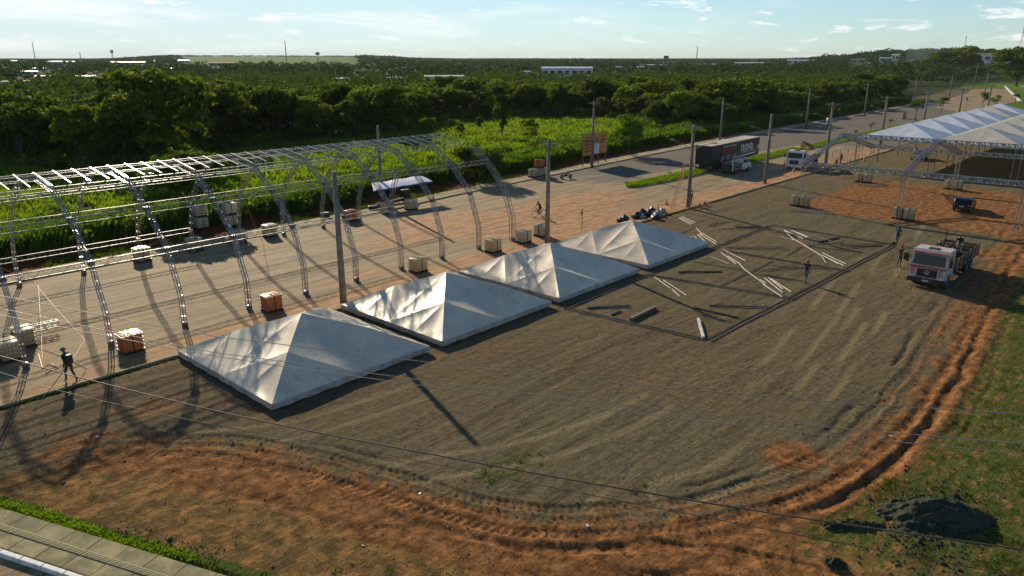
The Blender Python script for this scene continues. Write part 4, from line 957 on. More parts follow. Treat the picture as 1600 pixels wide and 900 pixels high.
# raised white and cream canopies of the marquee, far right
k_ = 0
for row, (v_, mt, nm) in enumerate(((31.2, 'canvas_w', 'white'), (21.2, 'canvas_c', 'cream'), (11.2, 'canvas_w', 'white'))):
    for j in range(7):
        ordn = ['first', 'second', 'third', 'fourth', 'fifth', 'sixth', 'seventh'][j]
        if row == 2 and j > 2: continue
        mm = 'canvas_c' if (row == 0 and j == 5) else mt; nm2 = 'cream' if mm == 'canvas_c' else 'white'
        canopy(122.3 + j * 11.0, v_, 10.9, 2.0, 4.75, '%s raised pyramid roof, %s from the camera in the %s row of the marquee' % (nm2, ordn, ['left', 'middle', 'right'][row]), 40 + k_, mm, .3, 'raised roofs of the far marquee', 33, True); k_ += 1

# ------------------------------------------------------------------ bare gable frame before the marquee
gf = empty('gable_tent_frame', (0, 0, 0), 0, 'bare aluminium gable frame of box trusses standing on caged tanks', 'tent frame')
GU0, GUR, GU1, GE, GR = 82.4, 93.5, 105.3, 4.45, 6.85
for v_ in (31.0, 20.7, 10.4):
    for u_, d in ((GU0, 1), (GU1, -1)):
        box_truss('column_truss', [W(u_, v_, .1), W(u_, v_, GE)], .42 * 1, .34, gf, VS * (-1 if u_ == GU1 else 1), 'alu_dull', 'alu_dull', step=.5)
    box_truss('rafter_truss', [W(GU0, v_, GE + .1).lerp(W(GUR, v_, GR), t) for t in (0, .5, 1)], .42, .34, gf, VS, 'alu', 'alu_dull', step=.5, ch=.07)
    box_truss('rafter_truss', [W(GUR, v_, GR).lerp(W(GU1, v_, GE + .1), t) for t in (0, .5, 1)], .42, .34, gf, VS, 'alu', 'alu_dull', step=.5, ch=.07)
for u_, z_ in ((GU0, GE + .1), (GUR, GR), (GU1, GE + .1)):
    box_truss('purlin_truss', [W(u_, 31.2, z_).lerp(W(u_, 4.5, z_), t) for t in np.linspace(0, 1, 7)], .42, .40, gf, US, 'alu', 'alu', step=.55, ch=.07, la=.07)
for v_ in np.arange(30.0, 5, -2.1):
    pass
for (pa, pb, lb) in (((1236, 326), (1300, 331), 'shiny truss pieces lying beside the far left tanks of the gable frame'), ((1345, 287), (1383, 289), 'long shiny truss lying behind the gable frame beside its back tanks')):
    tt = empty('truss_beam', (0, 0, 0), 0, lb, 'truss beam'); p0, p1 = at(*pa, .25), at(*pb, .25)
    box_truss('truss', [p0.lerp(p1, t) for t in (0, .5, 1)], .25, .5, tt, Vector((p1 - p0)).cross(Vector((0, 0, 1))).normalized(), step=.4)
# slim scaffold line behind the gable frame and hanging tethers under the marquee
sc_ = empty('scaffold_rail', (0, 0, 0), 0, 'thin scaffold of upright and diagonal tubes along the left side of the marquee', 'scaffold')
for j in range(9):
    u_ = 107 + j * 1.6; MB().beam(W(u_, 36.6, 0), W(u_, 36.6, 3.4), .05).build('upright', M['alu_dull'], sc_)
    if j < 8: MB().beam(W(u_, 36.6, .6 if j % 2 else 3.3), W(u_ + 1.6, 36.6, 3.3 if j % 2 else .6), .03).build('brace', M['alu_dull'], sc_)
MB().beam(W(107, 36.6, 3.4), W(120, 36.6, 3.4), .05).build('rail', M['alu_dull'], sc_)
# ------------------------------------------------------------------ poles and wires
def pole(p, h, label, arms=(), cross=True, r0=.24, r1=.14, transformer=False, crz=0.0, group='concrete power poles along the road', base_dark=False):
    e = empty('power_pole', p, RZ + crz, label, 'pole', group)
    MB().tube([(0, 0, -.1), (0, 0, h * .5), (0, 0, h)], [r0, (r0 + r1) / 2, r1], 10).build('shaft', M['concrete'], e, True)
    if cross:
        MB().box(-.05, .05, -1.1, 1.1, h - .42, h - .30).build('crossarm', M['concrete'], e)
        for y in (-.95, -.35, .35, .95): MB().lathe([(0, .22), (.04, .2), (.055, .12), (.03, .08), (.045, .03), (.02, 0)], 8, (0, y, h - .3)).build('insulator', M['joint'], e)
    mb = MB()
    for z in (h * .62, h * .8, h - .6): mb.ring((0, 0, z), r0 * .86, .02, 12, 4) if False else mb.lathe([(r0 * .95, z - .03), (r0 * .98, z), (r0 * .95, z + .03)], 10)
    tag(mb.build('band', M['joint'], e), kind='stuff')
    for s_ in arms:
        z0 = h * .70
        a = MB().tube([(0, s_ * .1, z0), (0, s_ * 1.0, z0 + .55), (0, s_ * 2.3, z0 + .95)], .035, 6).build('lamp_arm', M['alu_dull'], e)
        MB().bbox(-.12, .12, *sorted((s_ * 2.25, s_ * 2.85)), z0 + .90, z0 + 1.03, .04).build('lamp_head', M['alu_dull'], a)
    if transformer:
        MB().lathe([(0, 0), (.42, 0), (.45, .1), (.45, .95), (.40, 1.05), (0, 1.1)], 14, (-.65, 0, h - 3.4)).build('transformer', M['alu_dull'], e, True)
        for s_ in (-.2, .2): MB().lathe([(.05, 0), (.07, .1), (.04, .2), (.06, .3), (0, .38)], 8, (-.65, s_, h - 2.32)).build('bushing', M['joint'], e)
    return e
near_poles = [(537, 475, 9.0, (), 'concrete pole between the first two flat canopies', False, False), (855, 384, 9.3, (), 'tall concrete pole behind the third flat canopy', True, False),
              (1075, 325, 9.1, (1, -1), 'double lamp pole with the orange ladder leaning on it', True, False), (1195, 287, 9.05, (1, -1), 'double lamp pole at the front of the black trailer', False, False),
              (1290, 255, 9.4, (1,), 'pole carrying the transformer beside the crane truck', True, True), (1375, 232, 9.4, (1,), 'lamp pole at the left corner of the raised roofs', True, False)]
NP = []
for px, py, h, arms, lb, cr, tf in near_poles:
    p = at(px, py); pole(p, h, lb, arms, cr, transformer=tf); NP.append(p + Vector((0, 0, h - .2)))
for (u_, lb) in ((173, 'pole rising behind the middle of the left roof row'), (203, 'pole rising behind the far half of the left roof row'), (235, 'farthest pole rising behind the left roof row')):
    p = W(u_, 41.6); pole(p, 9.2, lb, (1, -1)); NP.append(p + Vector((0, 0, 9.0)))
far_poles = [(597, 318, 8.7, 'pole behind the blue awning', ()), (925, 262, 9.9, 'pole standing in front of the orange billboard', ()), (1125, 220, 8.5, 'slim lamp pole behind the black trailer', (-1,)), (1259, 201, 9.3, 'lamp pole across the road above the crane truck', (-1,)),
             (1350, 182, 9.3, 'lamp pole across the road above the left corner of the raised roofs', (-1,)), (1426, 169, 9.6, 'lamp pole across the road near the two motorcyclists', (-1,)), (1482, 159, 9.6, 'lamp pole across the road at the start of the bend', (-1,)),
             (1521, 139, 14, 'dark pole on the red bank at the road bend', ()), (1512, 116, 13, 'pole beyond the bend, left of a pair', ()), (1538, 148, 9, 'slim pole at the inside of the bend', ())]
FP = []
for px, py, h, lb, arms in far_poles:
    p = at(px, py); p.z = gz(p.x, p.y); pole(p, h, lb, arms, px in (925, 1512, 1521)); FP.append(p + Vector((0, 0, h - .25)))
FP.insert(0, W(12, 66.6, 8.4))
for nm, L, offs in (('near', NP, ((.35, 0), (-.95, 0), (.95, 0))), ('far', FP[:9], ((-.6, 0), (.6, 0), (0, -1.6)))):
    e = empty('power_line', (0, 0, 0), 0, 'thin power wires strung along the %s row of poles' % nm, 'power line')
    for o_, dz in offs:
        pts_ = [p + VS * o_ + Vector((0, 0, dz)) for p in L]; o2 = []
        for a, b in zip(pts_[:-1], pts_[1:]):
            for j in range(10): t = j / 10; q = a.lerp(b, t); q.z -= .5 * 4 * t * (1 - t); o2.append(q)
        o2.append(pts_[-1]); MB().tube(o2, .016, 4).build('wire', M['dark_steel'], e)
M['wire'] = mat('weathered overhead wire', (.36, .32, .26), .5, .5)
M['cablem'] = mat('twisted black cable', (.10, .07, .06), .6, .1, var=.5, scale=3)
def px_line(pts, z0, z1, r_, m, label, nmesh='overhead_wire'):
    n = len(pts); P = [at(x, y, z0 + (z1 - z0) * i / (n - 1) - .0 ) for i, (x, y) in enumerate(pts)]
    L = smooth_line([tuple(p) for p in P], 12)
    mb = MB().tube([tuple(q) for q in L], r_, 5); tag(mb.build(nmesh, m), label, 'wire')
px_line([(-180, 430), (0, 462), (300, 519), (400, 533), (800, 581), (1200, 620), (1600, 647), (1760, 655)], 8.8, 8.8, .011, M['wire'], 'topmost of three thin wires crossing above the nearest flat canopy')
px_line([(-180, 446), (0, 482), (290, 542), (400, 559), (800, 612), (1200, 658), (1600, 693), (1760, 704)], 8.8, 8.8, .010, M['wire'], 'middle of three thin wires crossing above the nearest flat canopy')
px_line([(-180, 455), (0, 492), (225, 536), (400, 566), (800, 621), (1200, 670), (1600, 709), (1760, 722)], 8.6, 8.6, .010, M['wire'], 'lowest of three thin wires crossing above the nearest flat canopy')
px_line([(-180, 508), (0, 556), (125, 590), (400, 656), (800, 733), (1200, 801), (1600, 859), (1760, 880)], 7.2, 7.2, .017, M['cablem'], 'thick dark twisted cable sagging across the whole foreground', 'overhead_cable')
px_line([(-180, 530), (0, 582), (87, 609), (320, 661), (560, 702), (773, 744), (987, 786), (1200, 827), (1573, 897), (1760, 930)], 7.0, 7.0, .009, M['cablem'], 'thin dark wire just below the thick twisted cable')
lad = empty('ladder', at(1050, 325), 0, 'long orange extension ladder leaning on the double lamp pole', 'ladder')
b0 = at(1050, 327) - lad.location; tp = (at(1075, 325) + Vector((-.35, -.1, 6.6))) - lad.location; sd = (tp - b0).cross(Vector((0, 0, 1))).normalized() * .22
M['ladder'] = mat('orange fibreglass', (.55, .13, .03), .5, var=.3, scale=4)
for s_ in (-1, 1): MB().beam(b0 + sd * s_, tp + sd * s_, .07, .05).build('rail', M['ladder'], lad)
for j in range(1, 22): MB().beam(b0.lerp(tp, j / 22) - sd, b0.lerp(tp, j / 22) + sd, .03).build('rung', M['alu_dull'], lad)

# ------------------------------------------------------------------ tubes laid out on the lot
M['frame_t'] = mat('dull frame steel', (.11, .11, .10), .5, .5, var=.4, scale=2)
def c6(x, y): return at(1020 + x / 6.667, 330 + y / 6.667, .03)
def c7(x, y): return at(1200 + x / 7.619, 340 + y / 7.619, .03)
def c3(x, y): return at(800 + x / 4, 440 + y / 4, .03)
white_t = [(c6(272, 72), c6(395, 142)), (c6(290, 69), c6(420, 135)), (c6(310, 66), c6(445, 125)), (c6(455, 180), c6(520, 252)), (c6(520, 238), c6(665, 325)), (c6(465, 250), c6(550, 325)), (c6(490, 242), c6(660, 348)),
           (c6(735, 408), c6(970, 522)), (c6(710, 440), c6(870, 555)), (c6(780, 470), c6(890, 540)), (c6(890, 540), c6(962, 618)), (c6(965, 625), c6(1165, 765)), (c6(1150, 765), c6(1345, 895)), (c6(1160, 700), c6(1350, 850)), (c6(1205, 702), c6(1355, 815)), (c6(1232, 708), c6(1440, 845)),
           (c6(20, 695), c6(180, 805)), (c6(110, 730), c6(350, 880)), (c6(200, 815), c6(278, 890)), (c7(200, 165), c7(310, 270)), (c7(190, 160), c7(420, 255)), (c7(280, 155), c7(465, 240)), (c7(340, 180), c7(480, 232)),
           (c7(300, 265), c7(410, 320)), (c7(415, 322), c7(640, 460)), (c7(640, 455), c7(900, 575)), (c7(665, 470), c7(830, 550)), (c7(650, 425), c7(925, 555)), (c6(1115, 718), c6(1185, 755))]
for i, (a, b) in enumerate(white_t):
    o = MB().tube([a + Vector((0, 0, .03 + .03 * (i % 3))), b + Vector((0, 0, .03))], .034, 8).build('metal_tube', M['white_tube'])
    tag(o, 'loose white metal tube lying on the dark gravel among the marquee parts', 'tube', 'white tubes scattered on the lot')
for a, b in ((c6(400, 258), c6(437, 300)), (c6(430, 255), c6(487, 312)), (c6(600, 470), c6(790, 545)), (c7(145, 220), c7(300, 265)), (c7(640, 460), c7(692, 540))):
    tag(MB().tube([a, b], .02, 6).build('metal_rod', M['white_tube']), 'thin pale rod lying on the gravel among the white tubes', 'rod', 'thin rods scattered on the lot')
dark_t = [(c6(570, 155), c6(690, 105)), (c6(610, 160), c6(760, 110)), (c6(225, 255), c6(420, 185)), (c6(850, 165), c6(1130, 160)), (c6(680, 190), c6(1120, 183)), (c6(760, 380), c6(1380, 375)), (c6(850, 395), c6(1415, 400)), (c6(1390, 460), c6(1550, 365)), (c6(720, 765), c6(1245, 520)),
          (c6(950, 640), c6(1600, 740)), (c6(1080, 620), c6(1570, 590)), (c6(430, 530), c6(950, 620)), (c7(470, 345), c7(1120, 422)), (c7(480, 332), c7(900, 300)), (c7(860, 327), c7(1440, 312)), (c7(0, 690), c7(430, 768)), (c7(40, 575), c7(400, 600)), (c7(520, 600), c7(740, 628)), (c7(470, 190), c7(760, 290)),
          (c3(470, 160), c3(740, 150)), (c3(465, 166), c3(735, 158)), (c3(620, 210), c3(680, 185)), (c3(1235, 150), c3(1600, 163)), (c3(740, 245), c3(895, 165)), (c3(1140, 165), c3(1415, 230))]
for i, (a, b) in enumerate(dark_t):
    o = MB().tube([a + Vector((0, 0, .03)), b + Vector((0, 0, .05))], .028 if i < 20 else .05, 6).build('metal_tube', M['frame_t'] if i % 3 else M['dark_steel'])
    tag(o, 'dark steel tube lying on the gravel inside the laid out frame', 'tube', 'dark tubes scattered on the lot')
def bundle(a, b, n, label, m='dark_steel', r_=.030):
    e = empty('tube_bundle', a, 0, label, 'tube bundle'); d = b - a; sd_ = d.cross(Vector((0, 0, 1))).normalized()
    for j in range(n):
        o_ = sd_ * (j - n / 2) * r_ * 2.1; MB().tube([o_ + Vector((0, 0, r_ + random.random() * .05)), d + o_ * random.uniform(.4, 1.6) + Vector((0, 0, r_))], r_, 6).build('tube', M[m], e)
bundle(c7(590, 297), c7(845, 240), 4, 'short bundle of dark tubes lying left of the worker in blue'); bundle(c7(985, 358), c7(1360, 336), 3, 'long flat bundle of dark tubes nearest the worker in blue')
bundle(c6(260, 640), c6(720, 632), 3, 'wide bundle of dark tubes right of the farthest flat canopy'); bundle(c6(860, 168), c6(1130, 165), 3, 'bundle of dark tubes at the back of the laid out frame')
o = MB(); o.beam(c3(1163, 240) + Vector((0, 0, .08)), c3(1195, 356) + Vector((0, 0, .08)), .16, .14); tag(o.build('box_beam', M['white_tube']), 'short pale box beam near the front corner of the laid out frame', 'beam')
o = MB(); o.beam(c3(742, 243) + Vector((0, 0, .1)), c3(893, 168) + Vector((0, 0, .1)), .22, .18); tag(o.build('box_beam', M['wood']), 'thick dark beam lying right of the third flat canopy', 'beam')
fr = empty('laid_out_frame', (0, 0, 0), 0, 'rectangle of paired steel tubes laid flat on the gravel for the next marquee', 'tent frame')
A_, B_, C_, D_ = at(883, 482), at(1106, 533), at(1397, 383), at(1205, 352); E_, F_ = at(1012, 430), at(1245, 468); G_, H_ = at(1130, 392), at(1330, 425)
for a, b in ((A_, B_), (B_, C_), (A_, D_), (E_, F_), (G_, H_), (D_, C_)):
    d = (b - a); sd_ = d.cross(Vector((0, 0, 1))).normalized()
    n = 3
    for s_ in (-.17, .17):
        for j in range(n): MB().beam(a.lerp(b, j / n) + sd_ * s_ + Vector((0, 0, .05)), a.lerp(b, (j + .985) / n) + sd_ * s_ + Vector((0, 0, .04)), .042).build('tube', M['frame_t'], fr)

# ------------------------------------------------------------------ vehicles
def wheel(parent, x, y, r_=.5, w=.28, name='wheel'):
    o = MB().lathe([(r_ * .55, -w / 2), (r_ * .9, -w / 2), (r_, -w / 2 + .04), (r_, w / 2 - .04), (r_ * .9, w / 2), (r_ * .55, w / 2)], 20, axis='y').build(name, M['rubber'], parent, True); o.location = (x, y, r_)
    MB().lathe([(0, -w * .32), (r_ * .2, -w * .34), (r_ * .5, -w * .2), (r_ * .56, -w * .45), (r_ * .56, w * .45), (r_ * .5, w * .2), (r_ * .2, w * .34), (0, w * .32)], 16, axis='y').build('rim', M['alu_dull'], o, True)
    return o
def cab(e, paint, stripe=None, W_=2.42, L_=2.0, H_=2.75, emblem=True, plate=True):
    """cab-over truck cab, front at x=0 facing -x"""
    h = W_ / 2
    poly = [(0.0, .62), (0.0, 1.42), (.10, 1.62), (.30, 2.55), (.50, H_), (L_, H_), (L_, .75), (1.62, .75), (1.45, 1.05), (.80, 1.05), (.62, .62)]
    body = MB().prism(poly, -h, h); b = body.build('cab', paint, e)
    bm = bmesh.new(); bm.from_mesh(b.data); bmesh.ops.bevel(bm, geom=[x for x in bm.edges if x.calc_length() > .3], offset=.05, segments=2, affect='EDGES'); bm.to_mesh(b.data); bm.free()
    def sl(z): return .10 + (z - 1.62) / (2.55 - 1.62) * .20       # screen slope
    m = MB(); m.add([(sl(1.68) - .02, -h + .14, 1.68), (sl(1.68) - .02, h - .14, 1.68), (sl(2.44) - .02, h - .2, 2.44), (sl(2.44) - .02, -h + .2, 2.44), (sl(1.68) + .05, -h + .14, 1.68), (sl(1.68) + .05, h - .14, 1.68), (sl(2.44) + .05, h - .2, 2.44), (sl(2.44) + .05, -h + .2, 2.44)],
                    [(0, 1, 2, 3), (4, 5, 6, 7), (0, 1, 5, 4), (1, 2, 6, 5), (2, 3, 7, 6), (3, 0, 4, 7)]); m.build('windshield', M['glass'], e)
    for s_ in (-1, 1):
        d = MB().bbox(.42, 1.42, *sorted((s_ * (h - .01), s_ * (h + .025))), 1.05, 2.5, .01).build('door', paint, e)
        MB().prism([(.52, 1.72), (.66, 2.40), (1.34, 2.40), (1.34, 1.72)], *sorted((s_ * (h + .02), s_ * (h + .035)))).build('side_window', M['glass'], d)
        MB().box(1.18, 1.34, *sorted((s_ * (h + .02), s_ * (h + .05))), 1.5, 1.55).build('handle', M['black'], d)
        mm = MB().beam((.28, s_ * h, 2.3), (.10, s_ * (h + .22), 2.25), .03).bbox(.02, .12, *sorted((s_ * (h + .12), s_ * (h + .32))), 1.75, 2.3, .02).build('mirror', M['black'], e)
        MB().bbox(-.06, .03, *sorted((s_ * (h - .42), s_ * (h - .08))), .72, .92, .03).build('headlight', M['chrome'], e)
        MB().bbox(-.03, .5, *sorted((s_ * (h - .02), s_ * (h + .05))), .3, .62, .02).build('step', M['black'], e)
    MB().bbox(-.14, .5, -h, h, .38, .74, .05).build('bumper', M['black'] if stripe else paint, e)
    gl = MB().bbox(-.035, .04, -h * .55, h * .55, .80, 1.40, .02).build('grille', M['black'], e)
    for j in range(3): MB().box(-.05, -.03, -h * .5, h * .5, .9 + j * .15, .925 + j * .15).build('grille_bar', M['dark_steel'], gl)
    if emblem:
        c = (-.055, 0, 1.18); em = MB().ring((0, 0, 0), .14, .015, 20, 5, axis='x')
        V_ = lambda y0, z0, y1, z1: em.beam((0, y0, z0), (0, y1, z1), .028, .02)
        V_(-.07, .11, 0, .0); V_(0, .0, .07, .11); V_(-.12, .03, -.05, -.12); V_(-.05, -.12, 0, -.02); V_(0, -.02, .05, -.12); V_(.05, -.12, .12, .03)
        em.build('emblem', M['chrome'], gl, loc=c)
    if plate: MB().box(-.16, -.145, -.22, .22, .5, .64).build('number_plate', M['dirty_white'], e)
    MB().bbox(.75, 1.25, -.34, .34, H_ - .01, H_ + .07, .02).build('roof_hatch', M['dark_steel'], e)
    MB().bbox(.18, .46, -h + .06, h - .06, 2.50, 2.60, .03).build('sun_visor', stripe or paint, e)
    return b
# flatbed truck loaded with scrap, front towards the camera
tk = empty('flatbed_truck', W(57.9, 12.1), RZ + R(-1.5), 'red and white flatbed truck loaded with rubble, parked at the edge of the lot', 'truck')
cab(tk, M['dirty_white'], M['red_paint'])
for y in (-.98, -.86, .80, .90, 1.0): MB().box(-.012, .0, y, y + .05, .95, 1.5).build('red_stripe', M['red_paint'], tk)
MB().box(.0, .02, -1.2, 1.2, 1.44, 1.60).build('red_band', M['red_paint'], tk)
MB().box(.3, 9.0, -.42, .42, .55, .82).build('chassis', M['dark_steel'], tk)
for x in (1.15, 6.6, 7.75):
    for s_ in (-1, 1): wheel(tk, x, s_ * 1.0, .5, .3)
MB().bbox(2.25, 9.1, -1.22, 1.22, .98, 1.12, .02).build('deck', M['wood'], tk)
for s_ in (-1, 1):
    for j in range(3): MB().box(2.3, 9.05, *sorted((s_ * 1.19, s_ * 1.23)), 1.14 + j * .25, 1.36 + j * .25).build('side_board', M['wood'], tk)
    for j in range(7): MB().box(2.3 + j * 1.11, 2.38 + j * 1.11, *sorted((s_ * 1.23, s_ * 1.28)), .98, 1.95).build('stake', M['dark_steel'], tk)
for j in range(3): MB().box(9.05, 9.1, -1.2, 1.2, 1.14 + j * .25, 1.36 + j * .25).build('tail_board', M['wood'], tk)
MB().box(2.2, 2.28, -1.2, 1.2, 1.1, 2.15).build('headboard', M['dark_steel'], tk)
MB().beam((8.6, 1.1, 1.1), (8.6, 1.1, 2.7), .06).build('post', M['dark_steel'], tk)
M['rubble'] = mat('mixed rubble', (.16, .12, .08), .95, var=.7, scale=6, bump=.03, bscale=10)
rbm = MB(); rg_ = random.Random(4)
for i in range(420):
    x, y = rg_.uniform(2.6, 6.9), rg_.uniform(-1.1, 1.1); zt = 1.25 + 1.25 * math.exp(-((x - 5.0) / 1.6) ** 2 - ((y - .2) / 1.0) ** 2) * rg_.random() ** .4
    d = Vector((rg_.uniform(-1, 1), rg_.uniform(-1, 1), rg_.uniform(-.3, .5))) * rg_.uniform(.08, .38); rbm.beam(Vector((x, y, zt)) - d, Vector((x, y, zt)) + d, rg_.uniform(.04, .14), rg_.uniform(.03, .1), mi=rg_.randint(0, 2))
for i in range(40):
    x, y = rg_.uniform(7.0, 8.9), rg_.uniform(-1.1, 1.1); d = Vector((rg_.uniform(.3, 1), rg_.uniform(-.2, .2), 0)); rbm.beam(Vector((x, y, 1.2)) - d * .6, Vector((x, y, 1.22)) + d * .6, .07, .07, mi=rg_.randint(0, 2))
o = rbm.build('rubble_load', [M['rubble'], M['wood'], M['dark_steel']]); o.location = tk.location; o.rotation_euler = tk.rotation_euler; tag(o, 'heap of broken timber and rubble on the flatbed truck', 'rubble', kind='stuff')
# black box trailer
M['trailer'] = mat('black trailer panels', (.022, .024, .028), .45, var=.4, scale=.8, spec=.35)
M['trailer_roof'] = mat('pale trailer roof', (.50, .42, .30), .6, var=.25, scale=.6)
M['print_o'] = mat('orange print', (.38, .10, .03), .6, var=.2, scale=5); M['print_w'] = mat('white print', (.62, .62, .62), .5, var=.15, scale=4); M['print_g'] = mat('grey green print', (.12, .13, .10), .6, var=.7, scale=1.5)
tr = empty('box_trailer', W(98.2, 50.4), RZ + math.atan2(.9, 18.6), 'long black box trailer with white lettering on its side, parked on the road', 'trailer')
TL = 17.5
MB().box(0, TL, 0, 2.55, 1.05, 3.78).build('box', M['trailer'], tr); MB().bbox(-.03, TL + .03, -.03, 2.58, 3.78, 3.88, .02).build('roof', M['trailer_roof'], tr)
for y in (.04, 1.30):
    d = MB().bbox(-.06, 0, y, y + 1.2, 1.12, 3.70, .015).build('rear_door', M['trailer'], tr)
    MB().tube([(-.09, y + .9, 1.15), (-.09, y + .9, 3.65)], .02, 6).build('lock_bar', M['dark_steel'], d)
MB().box(.3, TL - .5, .6, 1.95, .8, 1.05).build('chassis', M['dark_steel'], tr); MB().box(-.05, .1, .1, 2.45, .5, .7).build('rear_bumper', M['dark_steel'], tr)
for x in (1.4, 2.65, 3.9):
    for y in (.25, 2.3): wheel(tr, x, y, .5, .3)
for y in (.6, 1.95): MB().box(12.5, 12.7, y - .08, y + .08, .1, 1.05).build('landing_leg', M['dark_steel'], tr)
MB().box(3.0, 3.06, -.03, 0, 1.05, 3.78).build('panel_joint', M['dark_steel'], tr)
def lettering(txt, size, m, parent, loc, rot, depth=.01, bold=.0, name='lettering', xs=1.0):
    cu = bpy.data.curves.new('t', 'FONT'); cu.body = txt; cu.size = size; cu.extrude = depth; cu.offset = bold; cu.resolution_u = 3
    to = bpy.data.objects.new('t', cu); COL.objects.link(to); dg = bpy.context.evaluated_depsgraph_get(); me = bpy.data.meshes.new_from_object(to.evaluated_get(dg)); bpy.data.objects.remove(to); bpy.data.curves.remove(cu)
    me.materials.clear(); me.materials.append(m); o = bpy.data.objects.new(name, me); COL.objects.link(o); o.parent = parent; o.location = loc; o.rotation_euler = rot; o.scale = (xs, 1, 1); return o
MB().box(9.3, TL - .3, -.02, 0, 1.3, 2.6).build('printed_panel', M['print_g'], tr)
lettering('nova', 2.1, M['print_w'], tr, (10.2, -.035, 2.2), (R(90), 0, 0), .012, .045, xs=1.15); lettering('no', 1.2, M['print_w'], tr, (TL - .75, -.035, 2.1), (R(90), 0, 0), .012, .03, xs=.5)
MB().box(11.0, 15.6, -.03, 0, 1.92, 2.0).build('tagline', M['print_w'], tr)
lettering('EVENTOS E ESTRUTURAS', .42, M['print_w'], tr, (3.6, -.035, 3.25), (R(90), 0, 0), .01, .0, xs=1.0)
lettering('ESTRUTURAS', .62, M['print_o'], tr, (3.6, -.035, 2.65), (R(90), 0, 0), .01, .02, xs=1.25); lettering('METALICAS', .6, M['print_o'], tr, (3.6, -.035, 2.15), (R(90), 0, 0), .01, .02, xs=.9)
for x, n in ((3.1, 4), (5.2, 4), (7.4, 4)):
    for j in range(n): MB().box(x, x + (1.5, 1.2, 1.4, .9)[j], -.03, 0, 1.92 - j * .2, 1.99 - j * .2).build('text_line', M['print_w'], tr)
# small white truck with ladder rack in front of the trailer
wt = empty('pickup_truck', W(98.6, 48.1), RZ, 'small white utility truck with a rack on top, parked beside the black trailer', 'truck')
MB().prism([(0, .5), (0, 1.45), (2.9, 1.45), (2.9, .5)], -.85, .85).build('cargo_box', M['black'], wt)
for z in (.75, 1.1, 1.45): MB().beam((-.03, -.86, z), (2.9, -.86, z), .06).build('rail', M['white_paint'], wt)
MB().beam((-.02, -.87, .5), (-.02, -.87, 2.0), .09).build('corner_post', M['white_paint'], wt)
MB().prism([(3.0, .5), (3.0, 2.0), (3.4, 2.1), (4.6, 2.05), (5.0, 1.45), (5.9, 1.25), (6.0, .5)], -.87, .87).build('cab', M['white_paint'], wt)
MB().prism([(3.2, 1.4), (3.25, 1.9), (3.9, 1.93), (3.9, 1.4)], -.90, .90).build('side_window', M['glass'], wt); MB().prism([(4.0, 1.4), (4.0, 1.93), (4.5, 1.9), (4.8, 1.4)], -.90, .90).build('side_window', M['glass'], wt)
MB().add([(4.66, -.78, 2.0), (4.66, .78, 2.0), (5.04, .82, 1.48), (5.04, -.82, 1.48)], [(0, 1, 2, 3)])
for x in (.9, 5.1):
    for s_ in (-1, 1): wheel(wt, x, s_ * .82, .36, .22)
MB().beam((-.1, -.5, 2.25), (7.3, -.5, 2.45), .35, .22).build('boom', M['black'], wt); MB().beam((-.1, -.72, 2.4), (7.3, -.72, 2.6), .06).build('boom_edge', M['white_paint'], wt)
for x in (.1, 2.8, 4.2): MB().beam((x, -.6, 1.4), (x, -.6, 2.3), .05).build('rack_post', M['white_paint'], wt)
# white crane truck
ct = empty('crane_truck', W(109.6, 42.9), RZ + R(4), 'white truck with a dark red crane folded behind its cab, beside the transformer pole', 'truck')
cab(ct, M['white_paint'], None); 
MB().box(.3, 9.0, -.42, .42, .55, .85).build('chassis', M['dark_steel'], ct)
for x in (1.15, 6.4, 7.6):
    for s_ in (-1, 1): wheel(ct, x, s_ * 1.0, .5, .3)
M['crane'] = mat('dark red crane paint', (.13, .035, .03), .5, var=.5, scale=2); M['crane_y'] = mat('yellow crane paint', (.50, .30, .04), .5, var=.3, scale=2)
MB().bbox(3.4, 8.9, -1.15, 1.15, 1.0, 1.25, .03).build('deck', M['crane'], ct)
for s_ in (-1, 1): MB().box(3.4, 8.9, *sorted((s_ * 1.12, s_ * 1.17)), 1.25, 1.8).build('side_board', M['crane'], ct)
cr = MB().bbox(2.4, 3.3, -.5, .5, .9, 2.7, .06).build('crane_column', M['crane'], ct)
MB().beam((2.8, 0, 2.7), (3.6, 0, 3.75), .4, .35).build('crane_knuckle', M['crane_y'], ct); MB().beam((3.6, 0, 3.75), (8.6, .1, 2.6), .32, .3).build('crane_boom', M['crane'], ct); MB().beam((3.0, -.3, 3.1), (8.0, -.3, 2.3), .2).build('crane_jib', M['crane'], ct)
MB().bbox(2.35, 4.3, -1.1, 1.1, 2.95, 3.05, .02).build('work_rack', M['crane_y'], ct)
